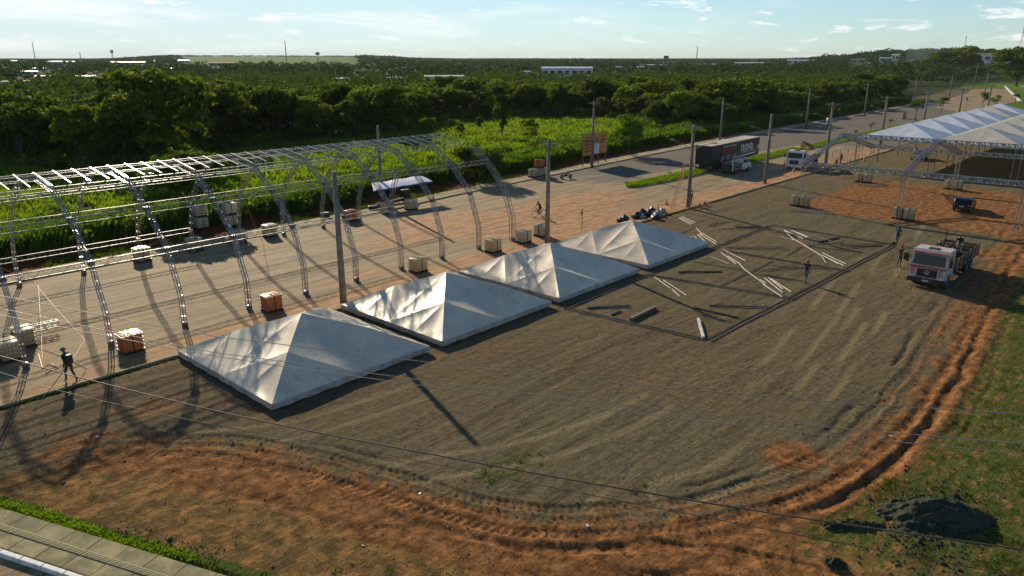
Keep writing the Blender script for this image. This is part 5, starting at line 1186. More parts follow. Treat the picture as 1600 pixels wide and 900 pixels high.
def car(u, v, rz, paint, label, pick=False, L=4.0, H=1.45):
    e = empty('pickup_car' if pick else 'hatchback_car', W(u, v), RZ + rz, label, 'car')
    if pick: prof = [(0, .35), (0, 1.0), (1.6, 1.02), (1.75, 1.0), (2.05, 1.58), (3.3, 1.60), (3.9, 1.08), (4.9, .98), (5.0, .4), (4.4, .3), (.6, .3)]
    else: prof = [(0, .40), (-.02, .80), (.06, .98), (.42, H), (.8, H + .03), (2.2, H), (2.95, .98), (3.75, .86), (L, .70), (L, .38), (3.6, .27), (.4, .27)]
    b = MB().prism(prof, -.84, .84).build('body', paint, e); bm = bmesh.new(); bm.from_mesh(b.data); bmesh.ops.bevel(bm, geom=[x for x in bm.edges if x.calc_length() > .4], offset=.07, segments=3, affect='EDGES'); bm.to_mesh(b.data); bm.free()
    if not pick:
        MB().add([(0, 0, 0)], [])
        m = MB(); m.add([(.06, -.70, 1.02), (.06, .70, 1.02), (.36, .62, 1.38), (.36, -.62, 1.38), (.12, -.70, 1.0), (.12, .70, 1.0), (.42, .62, 1.36), (.42, -.62, 1.36)], [(0, 1, 2, 3), (4, 5, 6, 7), (0, 1, 5, 4), (1, 2, 6, 5), (2, 3, 7, 6), (3, 0, 4, 7)]); m.build('rear_window', M['glass'], e)
        for s_ in (-1, 1):
            MB().prism([(.5, 1.0), (.62, 1.36), (1.35, 1.38), (1.35, 1.0)], *sorted((s_ * .83, s_ * .855))).build('side_window', M['glass'], e); MB().prism([(1.45, 1.0), (1.45, 1.38), (2.15, 1.36), (2.7, 1.0)], *sorted((s_ * .83, s_ * .855))).build('side_window', M['glass'], e)
            MB().bbox(-.05, .03, *sorted((s_ * .58, s_ * .80)), .72, .92, .02).build('tail_light', M['red_paint'], e)
            MB().bbox(2.3, 2.45, *sorted((s_ * .84, s_ * 1.0)), .98, 1.1, .03).build('mirror', paint, e)
        MB().bbox(-.09, .1, -.82, .82, .36, .58, .04).build('bumper', M['black'], e); MB().box(-.05, -.02, -.24, .24, .62, .74).build('number_plate', M['dirty_white'], e)
        wx = (.75, 3.2)
    else:
        for s_ in (-1, 1): MB().prism([(1.95, 1.05), (2.15, 1.5), (3.2, 1.52), (3.6, 1.08)], *sorted((s_ * .83, s_ * .855))).build('side_window', M['glass'], e)
        MB().box(.1, 1.6, -.7, .7, .98, 1.04).build('cargo_bed', M['black'], e); MB().box(-.03, .0, -.78, .78, .6, .98).build('tailgate', M['chrome'], e); wx = (.95, 4.0)
    for x in wx:
        for s_ in (-1, 1): wheel(e, x, s_ * .76, .31, .2)
M['black_paint'] = mat('dark green black car paint', (.012, .016, .014), .3, spec=.3, var=.2, scale=2); M['silver'] = mat('silver car paint', (.42, .42, .44), .3, .5, var=.15, scale=2)
car(90.4, 16.7, R(3), M['black_paint'], 'dark hatchback seen from behind on the orange soil under the gable frame')
car(133.0, 32.4, R(0), M['silver'], 'silver pickup parked in the shade of the raised white roofs', True)
car(*auv(1540, 130), R(60), M['white_paint'], 'small white car driving on the far bend of the road')

# motorcycle, bicycle
def moto(px, py, rz, label, paint):
    e = empty('motorcycle', at(px, py), rz, label, 'motorcycle')
    for x in (0, 1.3):
        w = MB().ring((0, 0, 0), .27, .05, 20, 6).build('wheel', M['rubber'], e); w.location = (x, 0, .32); MB().lathe([(0, -.03), (.2, -.02), (.23, 0), (.2, .02), (0, .03)], 12, axis='y').build('rim', M['alu_dull'], w)
    MB().bbox(.35, .85, -.14, .14, .35, .65, .04).build('engine', M['dark_steel'], e); MB().bbox(.55, 1.05, -.14, .14, .68, .95, .07).build('fuel_tank', paint, e); MB().bbox(-.05, .6, -.13, .13, .72, .84, .04).build('saddle', M['black'], e)
    MB().tube([(1.3, 0, .32), (1.12, 0, .85), (1.05, 0, 1.05)], .035, 6).build('fork', M['alu_dull'], e); MB().tube([(.98, -.36, 1.08), (1.08, -.1, 1.03), (1.08, .1, 1.03), (.98, .36, 1.08)], .02, 6).build('handlebar', M['dark_steel'], e)
    MB().tube([(.3, .16, .35), (-.15, .17, .4)], .04, 6).build('exhaust', M['alu'], e); return e
moto(878, 280, R(25), 'red and black motorcycle parked on the far pavement by the stacked tanks', M['red_paint'])
def bike(loc, rz, label):
    e = empty('bicycle', loc, rz, label, 'bicycle')
    M.setdefault('bike', mat('dark red bicycle paint', (.16, .03, .02), .4))
    for x in (-.52, .52):
        w = MB().ring((0, 0, 0), .33, .028, 24, 6).build('wheel', M['rubber'], e); w.location = (x, 0, .36); s_ = MB()
        for j in range(10): a = j * .628; s_.beam((0, 0, 0), (.32 * math.cos(a), 0, .32 * math.sin(a)), .006)
        tag(s_.build('spokes', M['alu'], w), kind='stuff')
    f = MB()
    for a, b in (((-.52, 0, .36), (-.08, 0, .32)), ((-.08, 0, .32), (-.2, 0, .82)), ((-.52, 0, .36), (-.18, 0, .75)), ((-.08, 0, .32), (.36, 0, .78)), ((-.18, 0, .75), (.36, 0, .82)), ((.36, 0, .90), (.52, 0, .36))): f.tube([a, b], .02, 6)
    f.build('frame', M['bike'], e); MB().bbox(-.34, -.10, -.07, .07, .88, .94, .02).build('saddle', M['black'], e); MB().tube([(-.2, 0, .8), (-.22, 0, .9)], .015, 6).build('seat_post', M['alu'], e)
    MB().tube([(.34, -.28, .98), (.36, -.05, 1.0), (.36, .05, 1.0), (.34, .28, .98)], .014, 6).build('handlebar', M['dark_steel'], e); MB().tube([(.36, 0, .86), (.36, 0, 1.0)], .015, 6).build('stem', M['alu'], e)
    MB().tube([(-.08, -.1, .18), (-.08, -.06, .32), (-.08, .06, .32), (-.08, .1, .46)], .014, 5).build('crank', M['dark_steel'], e); return e
# ------------------------------------------------------------------ people
CL = {}
def cloth(c, n='cloth'):
    if c not in CL: CL[c] = mat('%s %d' % (n, len(CL)), c, .85, var=.35, scale=7, bump=.006, bscale=18)
    return CL[c]
BONES = [('torso', 'pelvis', 'spine'), ('torso', 'spine', 'chest'), ('torso', 'chest', 'neck'), ('skin', 'neck', 'head'), ('skin', 'head', 'crown'), ('skin', 'head', 'nose')]
for s_ in 'LR':
    BONES += [('torso', 'chest', 'sh' + s_), ('sleeve', 'sh' + s_, 'el' + s_), ('skin', 'el' + s_, 'wr' + s_), ('skin', 'wr' + s_, 'pa' + s_),
              ('legs', 'pelvis', 'hi' + s_), ('legs', 'hi' + s_, 'kn' + s_), ('shin', 'kn' + s_, 'an' + s_), ('shoe', 'an' + s_, 'to' + s_)]
def person(loc, rz, label, shirt, legs, shoe=(.03, .025, .02), hat=None, pose=None, sleeve=None, arm=None, shin=None, extra=None, sc=1.0, group=None):
    J = {'pelvis': (0, 0, .95), 'spine': (0, 0, 1.14), 'chest': (0, 0, 1.36), 'neck': (.01, 0, 1.51), 'head': (.03, 0, 1.63), 'crown': (.03, 0, 1.71), 'nose': (.125, 0, 1.625)}
    for s_, y in (('L', 1), ('R', -1)):
        J.update({'sh' + s_: (0, .18 * y, 1.43), 'el' + s_: (-.02, .24 * y, 1.14), 'wr' + s_: (.06, .26 * y, .90), 'pa' + s_: (.09, .26 * y, .82), 'hi' + s_: (0, .10 * y, .90), 'kn' + s_: (.03, .11 * y, .49), 'an' + s_: (0, .11 * y, .08), 'to' + s_: (.15, .12 * y, .035)})
    J.update(pose or {})
    RAD = {'pelvis': (.15, .12), 'spine': (.145, .115), 'chest': (.17, .125), 'neck': (.058, .058), 'head': (.085, .10), 'crown': (.07, .075), 'nose': (.016, .016)}
    for s_ in 'LR': RAD.update({'sh' + s_: (.068, .068), 'el' + s_: (.046, .046), 'wr' + s_: (.03, .03), 'pa' + s_: (.042, .02), 'hi' + s_: (.10, .10), 'kn' + s_: (.066, .066), 'an' + s_: (.048, .048), 'to' + s_: (.048, .036)})
    names = list(J); idx = {n: i for i, n in enumerate(names)}; V = [Vector(J[n]) for n in names]; RR_ = [RAD[n] for n in names]; E = [(idx[a], idx[b]) for _, a, b in BONES]
    for s_, y in (('L', 1), ('R', -1)):                     # five fingers rooted in each palm
        w, p = Vector(J['wr' + s_]), Vector(J['pa' + s_]); d = (p - w).normalized(); sd_ = d.cross(Vector((0, 1, 0))); sd_ = sd_.normalized() if sd_.length > .1 else Vector((1, 0, 0)); inn = Vector((0, -y, 0))
        for j, ln in enumerate((.070, .080, .074, .058)):
            o_ = sd_ * (.03 - .02 * j); a = p + d * .035 + o_; b = a + d * ln * .6 + inn * .01; c = b + d * ln * .35 + inn * .025
            k_ = len(V); V += [a, b, c]; RR_ += [(.010, .010), (.009, .009), (.007, .007)]; E += [(idx['pa' + s_], k_), (k_, k_ + 1), (k_ + 1, k_ + 2)]
        a = p - d * .01 + sd_ * .045 + inn * .01; b = a + d * .045 + sd_ * .012; k_ = len(V); V += [a, b]; RR_ += [(.012, .012), (.009, .009)]; E += [(idx['pa' + s_], k_), (k_, k_ + 1)]
    me = bpy.data.meshes.new('p'); bm = bmesh.new(); sk = bm.verts.layers.skin.verify(); bv = []
    for q, r_ in zip(V, RR_): v_ = bm.verts.new(q); v_[sk].radius = r_; bv.append(v_)
    for a, b in E: bm.edges.new((bv[a], bv[b]))
    bv[0][sk].use_root = True; bm.to_mesh(me); bm.free(); to = bpy.data.objects.new('p', me); COL.objects.link(to)
    to.modifiers.new('s', 'SKIN').use_smooth_shade = True; sb = to.modifiers.new('u', 'SUBSURF'); sb.levels = 1
    dg = bpy.context.evaluated_depsgraph_get(); m2 = bpy.data.meshes.new_from_object(to.evaluated_get(dg)); bpy.data.objects.remove(to)
    mats_ = {'skin': M['skin'], 'torso': cloth(shirt), 'sleeve': cloth(sleeve or shirt), 'legs': cloth(legs), 'shin': cloth(shin or legs), 'shoe': cloth(shoe)}
    if arm: mats_['fore'] = cloth(arm)
    kl = list(mats_); m2.materials.clear()
    for k_ in kl: m2.materials.append(mats_[k_])
    segs = [(kl.index('fore' if (arm and a.startswith('el')) else (t if t in kl else 'skin')), Vector(J[a]), Vector(J[b])) for t, a, b in BONES]
    mi_ = []
    for f in m2.polygons:
        c = f.center; best = 9; bi = 0
        for t, a, b in segs:
            d = b - a; u_ = max(0, min(1, (c - a).dot(d) / max(d.length_squared, 1e-6))); q = (c - a - d * u_).length
            if q < best: best, bi = q, t
        mi_.append(bi)
    m2.polygons.foreach_set('material_index', mi_); m2.polygons.foreach_set('use_smooth', [True] * len(mi_))
    o = bpy.data.objects.new('person', m2); COL.objects.link(o); o.location = loc; o.rotation_euler = (0, 0, rz); o.scale = (sc,) * 3
    h = Vector(J['head']); up = (Vector(J['crown']) - h).normalized(); q = up.to_track_quat('Z', 'X')
    def hd(name, prof, m, dz):
        x = MB().lathe(prof, 14).build(name, m, o, True); x.location = h + up * dz; x.rotation_mode = 'QUATERNION'; x.rotation_quaternion = q; return x
    if hat: hd('hard_hat' if hat[3] else 'cap', [(.145, .0), (.135, .012), (.118, .02), (.112, .06), (.08, .11), (.04, .13), (0, .135)], cloth(hat[:3]), .035)
    else: hd('hair', [(.098, -.01), (.108, .03), (.10, .08), (.06, .115), (0, .125)], M['hair'], .0)
    fwd = (Vector(J['nose']) - h).normalized(); sd_ = fwd.cross(up).normalized()
    for s_ in (-1, 1):
        MB().lathe([(0, .012), (.010, .006), (.010, -.006), (0, -.012)], 6).build('eye', M['black'], o, loc=h + fwd * .088 + sd_ * .032 * s_ + up * .02)
        MB().lathe([(0, .03), (.016, .015), (.016, -.015), (0, -.03)], 6).build('ear', M['skin'], o, loc=h + sd_ * .095 * s_)
    MB().box(-.006, .006, -.022, .022, -.005, .005).build('mouth', M['red_paint'], o, loc=h + fwd * .092 - up * .045)
    return tag(o, label, 'person', group)
def face(dx, dy): return math.atan2(dy, dx)
walk = {'hiL': (.0, .1, .9), 'knL': (.18, .1, .52), 'anL': (.22, .1, .09), 'toL': (.37, .11, .04), 'knR': (-.02, -.11, .5), 'anR': (-.28, -.11, .16), 'toR': (-.16, -.12, .05), 'elL': (-.10, .24, 1.16), 'wrL': (-.02, .26, .93), 'paL': (.02, .26, .86), 'elR': (.06, -.24, 1.15), 'wrR': (.22, -.24, .98), 'paR': (.29, -.23, .95)}
P1 = at(112, 596)
p1 = person(P1, face(-.55, .25), 'walking worker in helmet and dark clothes with a black backpack, pulling a rope', (.035, .03, .022), (.10, .085, .055), hat=(.20, .18, .10, 1), pose={**walk, 'spine': (.04, 0, 1.13), 'chest': (.10, 0, 1.33), 'neck': (.15, 0, 1.47), 'head': (.19, 0, 1.59), 'crown': (.2, 0, 1.67), 'nose': (.29, 0, 1.57), 'shL': (.10, .18, 1.4), 'shR': (.10, -.18, 1.4), 'elR': (.22, -.26, 1.18), 'wrR': (.40, -.2, 1.08), 'paR': (.47, -.18, 1.08)}, arm=(.05, .045, .03), sc=1.06)
bp_ = MB().bbox(-.16, .14, -.16, .16, -.24, .24, .07).build('backpack', M['black']); bp_.location = P1 + Vector((math.cos(face(-.55, .25)) * -.10, math.sin(face(-.55, .25)) * -.10, 1.28)); bp_.rotation_euler = (0, 0, face(-.55, .25)); tag(bp_, 'black backpack on the back of the walking worker', 'backpack')
person(at(1258, 442), face(-.2, -1), 'worker in orange hard hat standing alone on the gravel, one arm raised', (.045, .04, .06), (.17, .155, .12), hat=(.62, .10, .03, 1), pose={'elR': (.04, -.40, 1.46), 'wrR': (.08, -.22, 1.62), 'paR': (.1, -.15, 1.66), 'knL': (.02, .06, .49), 'anL': (.02, .06, .08), 'toL': (.17, .07, .035), 'knR': (.02, -.05, .5), 'anR': (-.03, -.04, .08), 'toR': (.12, -.05, .035)}, shin=(.38, .34, .28))
person(at(1401, 382), face(-.9, -.6), 'worker in a blue shirt walking left at the corner of the laid out frame', (.02, .10, .20), (.03, .032, .045), pose={**walk, 'chest': (.06, 0, 1.35), 'neck': (.08, 0, 1.5), 'head': (.11, 0, 1.62), 'crown': (.12, 0, 1.7), 'nose': (.21, 0, 1.6)})
o = MB().bbox(-.16, .16, -.1, .1, -.16, .12, .03).build('tool_bucket', M['dark_steel']); o.location = at(1396, 380, .75); tag(o, 'small dark tool bucket held by the worker in blue', 'bucket')
P4 = at(1404, 417)
person(P4, face(.4, -.9), 'worker in a red cap leaning an arm on the flatbed truck', (.16, .09, .07), (.14, .12, .09), hat=(.40, .04, .03, 0), pose={'elL': (.02, .45, 1.45), 'wrL': (.06, .68, 1.42), 'paL': (.08, .76, 1.41), 'elR': (.06, -.30, 1.2), 'wrR': (.16, -.18, 1.05), 'paR': (.2, -.14, 1.0), 'knR': (.0, -.16, .49), 'anR': (-.02, -.2, .08), 'toR': (.13, -.2, .035)})
o = MB().bbox(-.14, .14, -.2, .2, -.32, .26, .08).build('bag', M['black']); o.location = P4 + Vector((.36, -.22, .98)); tag(o, 'black bag hanging from the worker in the red cap', 'bag')
TQ = tk.location + Matrix.Rotation(tk.rotation_euler.z, 3, 'Z') @ Vector((7.7, -.15, 1.14))
person(TQ, RZ + R(185), 'worker in a navy shirt bending over the load on the flatbed truck', (.028, .03, .075), (.30, .26, .19), pose={'spine': (.12, 0, 1.10), 'chest': (.32, 0, 1.26), 'neck': (.45, 0, 1.32), 'head': (.54, 0, 1.35), 'crown': (.60, 0, 1.40), 'nose': (.60, 0, 1.27), 'shL': (.34, .19, 1.30), 'shR': (.34, -.19, 1.30), 'elL': (.42, .25, 1.03), 'wrL': (.55, .22, .82), 'paL': (.60, .21, .76), 'elR': (.42, -.25, 1.03), 'wrR': (.55, -.22, .82), 'paR': (.60, -.21, .76), 'knL': (.06, .16, .5), 'knR': (.06, -.16, .5), 'anL': (0, .2, .08), 'anR': (0, -.2, .08), 'toL': (.15, .22, .035), 'toR': (.15, -.22, .035)})
PB = at(842, 339); bike(PB, face(-.95, -.5), 'dark red bicycle ridden along the dusty road')
person(PB, face(-.95, -.5), 'cyclist in dark clothes riding along the dusty road', (.05, .035, .03), (.02, .02, .025), pose={'pelvis': (-.22, 0, 1.0), 'spine': (-.15, 0, 1.17), 'chest': (.0, 0, 1.36), 'neck': (.08, 0, 1.49), 'head': (.12, 0, 1.60), 'crown': (.13, 0, 1.68), 'nose': (.21, 0, 1.58), 'shL': (.02, .18, 1.41), 'shR': (.02, -.18, 1.41), 'elL': (.18, .27, 1.18), 'wrL': (.32, .27, 1.04), 'paL': (.35, .27, 1.01), 'elR': (.18, -.27, 1.18), 'wrR': (.32, -.27, 1.04), 'paR': (.35, -.27, 1.01),
       'hiL': (-.2, .09, .95), 'knL': (.12, .11, .82), 'anL': (-.05, .13, .50), 'toL': (.08, .13, .47), 'hiR': (-.2, -.09, .95), 'knR': (.08, -.11, .66), 'anR': (-.10, -.13, .24), 'toR': (.03, -.13, .20)}, arm=(.24, .125, .075))
person(at(1080, 321), face(-1, .2), 'worker in blue grey overalls at the foot of the double lamp pole', (.07, .10, .12), (.07, .10, .12), pose={'elR': (.1, -.22, 1.28), 'wrR': (.32, -.15, 1.3), 'paR': (.38, -.14, 1.32), 'elL': (.1, .22, 1.25), 'wrL': (.3, .15, 1.2), 'paL': (.36, .14, 1.2), 'toR': (.12, -.12, .03)})
person(at(1313, 257), face(-.6, -.3), 'worker in dark orange clothes walking behind the transformer pole', (.14, .055, .02), (.03, .028, .02), pose=walk)
person(at(1306, 259), face(.5, -.6), 'crouching worker in dark blue beside the transformer pole', (.04, .05, .06), (.035, .04, .05), pose={'pelvis': (-.25, 0, .42), 'spine': (-.15, 0, .6), 'chest': (.0, 0, .8), 'neck': (.1, 0, .93), 'head': (.14, 0, 1.04), 'crown': (.15, 0, 1.12), 'nose': (.23, 0, 1.03), 'shL': (.0, .18, .86), 'shR': (.0, -.18, .86), 'elL': (.2, .2, .65), 'wrL': (.36, .12, .5), 'paL': (.42, .1, .46), 'elR': (.2, -.2, .65), 'wrR': (.36, -.12, .5), 'paR': (.42, -.1, .46), 'hiL': (-.22, .1, .42), 'hiR': (-.22, -.1, .42), 'knL': (.18, .16, .5), 'knR': (.18, -.16, .5), 'anL': (-.05, .14, .09), 'anR': (-.05, -.14, .09), 'toL': (.1, .15, .035), 'toR': (.1, -.15, .035)})
ride = {'pelvis': (.2, 0, .9), 'spine': (.22, 0, 1.08), 'chest': (.3, 0, 1.3), 'neck': (.34, 0, 1.44), 'head': (.37, 0, 1.56), 'crown': (.37, 0, 1.64), 'nose': (.46, 0, 1.55), 'shL': (.3, .18, 1.36), 'shR': (.3, -.18, 1.36), 'elL': (.55, .3, 1.2), 'wrL': (.8, .33, 1.12), 'paL': (.88, .33, 1.1), 'elR': (.55, -.3, 1.2), 'wrR': (.8, -.33, 1.12), 'paR': (.88, -.33, 1.1), 'hiL': (.25, .12, .86), 'knL': (.62, .2, .72), 'anL': (.45, .2, .32), 'toL': (.6, .2, .28), 'hiR': (.25, -.12, .86), 'knR': (.62, -.2, .72), 'anR': (.45, -.2, .32), 'toR': (.6, -.2, .28)}
for px, py, rz_, lb, c in ((1470, 167, RZ + math.pi, 'motorcyclist riding on the road behind the raised roofs', (.03, .03, .03)), (1441, 170, RZ, 'motorcyclist beside the lamp pole, farther left of the other rider', (.05, .04, .03)), (1510, 158, RZ, 'farthest motorcyclist near the start of the bend', (.03, .03, .04))):
    moto(px, py, rz_, 'small dark motorcycle under the ' + lb.replace('motorcyclist ', 'rider '), M['black']); person(at(px, py), rz_, lb, c, (.03, .03, .04), hat=(.02, .02, .02, 1), pose=ride)

# ------------------------------------------------------------------ street furniture and bits
def cone(px, py, label, fallen=False):
    e = empty('traffic_cone', at(px, py), random.random() * 6, label, 'traffic cone')
    if fallen: e.rotation_euler = (R(84), 0, RZ); e.location.z = .2
    MB().lathe([(.19, .04), (.10, .38), (.035, .75), (.02, .76)], 14).build('body', M['orange'], e, True); MB().bbox(-.22, .22, -.22, .22, 0, .05, .015).build('base', M['orange'], e)
    for z0, r0, r1 in ((.28, .134, .115), (.5, .088, .07)): MB().lathe([(r0, z0), (r1, z0 + .1)], 14).build('white_band', M['print_w'], e)
cone(1028, 330, 'orange traffic cone nearest the heap of rubbish bags'); cone(1041, 320, 'orange traffic cone just left of the ladder foot'); cone(1225, 257, 'orange traffic cone left of the crane truck'); cone(1240, 268, 'orange traffic cone in front of the crane truck')
cone(1093, 324, 'fallen orange traffic cone right of the double lamp pole', True); cone(1101, 321, 'fallen orange cone farthest right of the double lamp pole', True); cone(1350, 252, 'orange traffic cone behind the bare gable frame'); cone(1326, 262, 'orange and white traffic cone right of the transformer pole')
cable('tape', [at(1082, 328, .1), at(1090, 325, .15), at(1101, 321, .2)], .05, M['orange'], 'orange barrier tape lying right of the double lamp pole', 'tape', 0, 4)
M['bagw'] = mat('pale sack', (.34, .33, .31), .5, var=.4, scale=4)
rg2 = random.Random(9)
for i, (px, py, c, s_) in enumerate([(975, 345, 'black', .5), (969, 347, 'black', .38), (996, 340, 'black', .5), (1004, 337, 'black', .55), (1012, 338, 'black', .5), (1018, 333, 'black', .5), (1022, 338, 'black', .42), (1009, 334, 'white', .32), (1028, 337, 'white', .5), (1034, 334, 'white', .45), (1017, 330, 'white', .35), (1024, 342, 'black', .5), (1004, 341, 'white', .35), (992, 341, 'black', .42), (1037, 331, 'white', .3)]):
    bm = bmesh.new(); bmesh.ops.create_icosphere(bm, subdivisions=2, radius=1)
    for q in bm.verts: n_ = Vector(q.co); q.co *= 1 + .22 * math.sin(n_.x * 7 + i) * math.sin(n_.y * 6 + i * 2) + .1 * rg2.random(); q.co.z = q.co.z * .62 + .5; q.co.z = max(q.co.z, 0) + (.35 if n_.z > .93 else 0)
    me = bpy.data.meshes.new('rubbish_bag'); bm.to_mesh(me); bm.free(); me.materials.append(M['black'] if c == 'black' else M['bagw'])
    o = bpy.data.objects.new('rubbish_bag', me); COL.objects.link(o); o.location = at(px, py); o.rotation_euler = (0, 0, rg2.random() * 6); o.scale = (s_ * 1.1, s_ * .9, s_)
    tag(o, '%s rubbish bag in the heap beside the near edge of the road' % c, 'rubbish bag', 'rubbish bags heaped at the roadside')
sg = empty('road_sign', at(909, 360), RZ + R(205), 'small diamond road sign on a thin post, seen from its dark side', 'road sign')
MB().tube([(0, 0, -.1), (0, 0, 2.1)], .03, 6).build('post', M['dark_steel'], sg); MB().prism([(0, 1.35), (.36, 1.75), (0, 2.15), (-.36, 1.75)], -.045, -.03).build('plate', mat('brown sign back', (.10, .05, .03), .6, var=.5, scale=5), sg)
MB().prism([(-.16, 1.62), (0, 1.9), (.16, 1.62), (.05, 1.62), (.05, 1.5), (-.05, 1.5), (-.05, 1.62)], -.052, -.046).build('symbol', M['dark_steel'], sg)
# billboard
bb = empty('billboard', W(90.3, 67.6), RZ + R(4), 'orange billboard with a portrait panel on thin posts beside the far pavement', 'billboard')
M['bb_o'] = mat('orange billboard vinyl', (.66, .27, .07), .6, var=.18, scale=1.2); M['bb_t'] = mat('dark orange print', (.22, .07, .02), .6)
LB = 6.9
for x in (.15, 2.4, 4.6, 6.8): MB().box(x - .07, x + .07, .05, .17, -.1, 4.6).build('post', M['wood'], bb)
MB().box(0, LB, -.03, .03, 1.7, 4.8).build('panel', M['bb_o'], bb); MB().box(-.06, LB + .06, .03, .08, 1.64, 4.86).build('backing', M['wood'], bb)
pt = MB().prism([(3.3, 1.75), (3.0, 2.6), (3.2, 3.2), (3.6, 3.4), (4.1, 3.4), (4.5, 3.2), (4.6, 2.6), (4.4, 1.75)], -.055, -.034).build('portrait_shirt', M['print_w'], bb); MB().lathe([(0, -.056), (.42, -.055), (.42, -.036)], 18, (3.85, 0, 3.85), axis='y').build('portrait_head', M['skin'], bb)
MB().lathe([(.45, -.06), (.5, -.058), (.5, -.038)], 18, (5.3, 0, 2.3), axis='y').build('round_mark', M['black'], bb)
for j, (a, b) in enumerate(((.35, 2.6), (.35, 2.3), (.35, 2.7), (.35, 1.9), (.35, 2.4))): MB().box(a, b, -.05, -.032, 4.2 - j * .5, 4.45 - j * .5).build('text_line', M['bb_t'], bb)
for j in range(3): MB().box(4.8, 6.6 - j * .4, -.05, -.032, 4.2 - j * .45, 4.42 - j * .45).build('text_line', M['bb_t'], bb)
# awning
M['blue'] = mat('blue tarpaulin edge', (.05, .07, .26), .6, var=.3, scale=3); M['awn'] = mat('pale blue tarpaulin', (.62, .64, .78), .5, var=.15, scale=1, trans=.15)
aw = empty('awning', W(0, 0), 0, 'flat white and blue tarpaulin awning on posts by the far pavement', 'awning'); aw.location = (0, 0, 0)
def quadp(a, b, c, d, s_, t): return a.lerp(b, s_).lerp(d.lerp(c, s_), t)
ca, cb, cc, cd = W(48.6, 64.6, 2.15), W(56.6, 63.9, 2.35), W(57.4, 66.8, 2.6), W(50.5, 67.4, 2.45)
V = []; nA = 14
for i in range(nA):
    for j in range(nA): s_, t = i / (nA - 1), j / (nA - 1); q = quadp(ca, cb, cc, cd, s_, t); q.z += .10 * math.sin(math.pi * t) * (.4 + .6 * math.sin(math.pi * s_)) + .05 * math.sin(s_ * 17); V.append(tuple(q))
ii = np.arange(nA - 1)[:, None] * nA + np.arange(nA - 1)[None]; np_mesh('tarpaulin', V, np.stack([ii, ii + nA, ii + nA + 1, ii + 1], -1).reshape(-1, 4), M['awn'], aw, True)
mb = MB()
for a, b in ((ca, cb), (cb, cc), (ca, cd)):
    for j in range(10): p, q = a.lerp(b, j / 10), a.lerp(b, (j + 1) / 10); dz = Vector((0, 0, .15 + .03 * (j % 2))); mb.add([p, q, q - dz, p - dz], [(0, 1, 2, 3)])
mb.build('edge_flap', M['blue'], aw)
for p in (ca, cb, cc, cd, ca.lerp(cb, .5)): MB().beam(Vector((p.x, p.y, 0)) + Vector((0, .1, 0)), p + Vector((0, .1, 0)), .06).build('post', M['dark_steel'], aw)
o = MB().bbox(-.5, .5, -.35, .35, 0, 1.3, .05).build('food_stall_box', M['dark_steel']); o.location = W(54.3, 66.2, .1); o.rotation_euler = (0, 0, RZ); tag(o, 'dark metal cabinet standing under the blue awning', 'cabinet')
lg = MB(); lg.beam(at(585, 322, .25), at(640, 308, .55), .45, .3); tag(lg.build('wooden_log', M['bark']), 'dark log lying on the verge below the blue awning', 'log')
o = MB().bbox(-.5, .5, -.3, .3, 0, .4, .12).build('rubbish_bag', M['black']); o.location = at(583, 327, .12); tag(o, 'black sack at the left end of the dark log', 'rubbish bag')
o = MB().bbox(-.45, .45, -.35, .35, 0, .5, .14).build('rubbish_bag', M['black']); o.location = at(509, 339, .12); tag(o, 'black sack on the far verge left of the awning', 'rubbish bag')
for px, py in ((978, 288), (1044, 272)):
    e = empty('stump_plant', at(px, py, .12), 0, 'dark dead sapling lump on the median turf, %s of two' % ('nearer' if px < 1000 else 'farther'), 'plant'); V, F = leaf_cloud([(0, 0, .2, .32), (.3, .1, .15, .2)], 300, .09, px); np_mesh('foliage', V, F, M['leaf_dark'], e)
for i, (px, py, h) in enumerate([(1360, 204, 1.8), (1392, 195, 1.3), (1338, 210, .8), (1470, 176, 4.5), (1535, 172, 5.5), (1586, 160, 3), (1554, 175, 5), (1430, 187, 5.2)]):
    p = at(px, py); e = empty('sapling', (p.x, p.y, .1), random.random() * 6, ['small round sapling on the median above the crane truck', 'second sapling on the median', 'lowest shoot on the median', 'thin bright green palm like tree by the road', 'spreading low tree near the bend', 'small tree at the right edge near the white kerb', 'dark spindly tree behind the last raised roof', 'bright leafy young tree behind the left roof row'][i], 'tree')
    B = crown_blobs(h, h * .8, h * .45, 7, 300 + i); V, F = leaf_cloud(B, 140, .10 if h < 2 else .2, 300 + i); np_mesh('crown', V, F, M['grass_hedge'] if i in (3, 7) else M['leaf_dark'], e); trunk_mesh('trunk', h, h * .8, h * .5, B, 300 + i, e, .05 if h < 2 else .09)
bar = empty('barrier', at(1413, 186), RZ, 'red plastic road barrier on the far carriageway', 'barrier'); MB().prism([(-.9, 0), (-.6, 1.7), (.6, 1.7), (.9, 0), (.6, 0), (.4, .6), (-.4, .6), (-.6, 0)], -.25, .25).build('panel', M['orange'], bar); MB().box(-.5, .5, -.27, -.255, 1.0, 1.2).build('white_band', M['print_w'], bar)

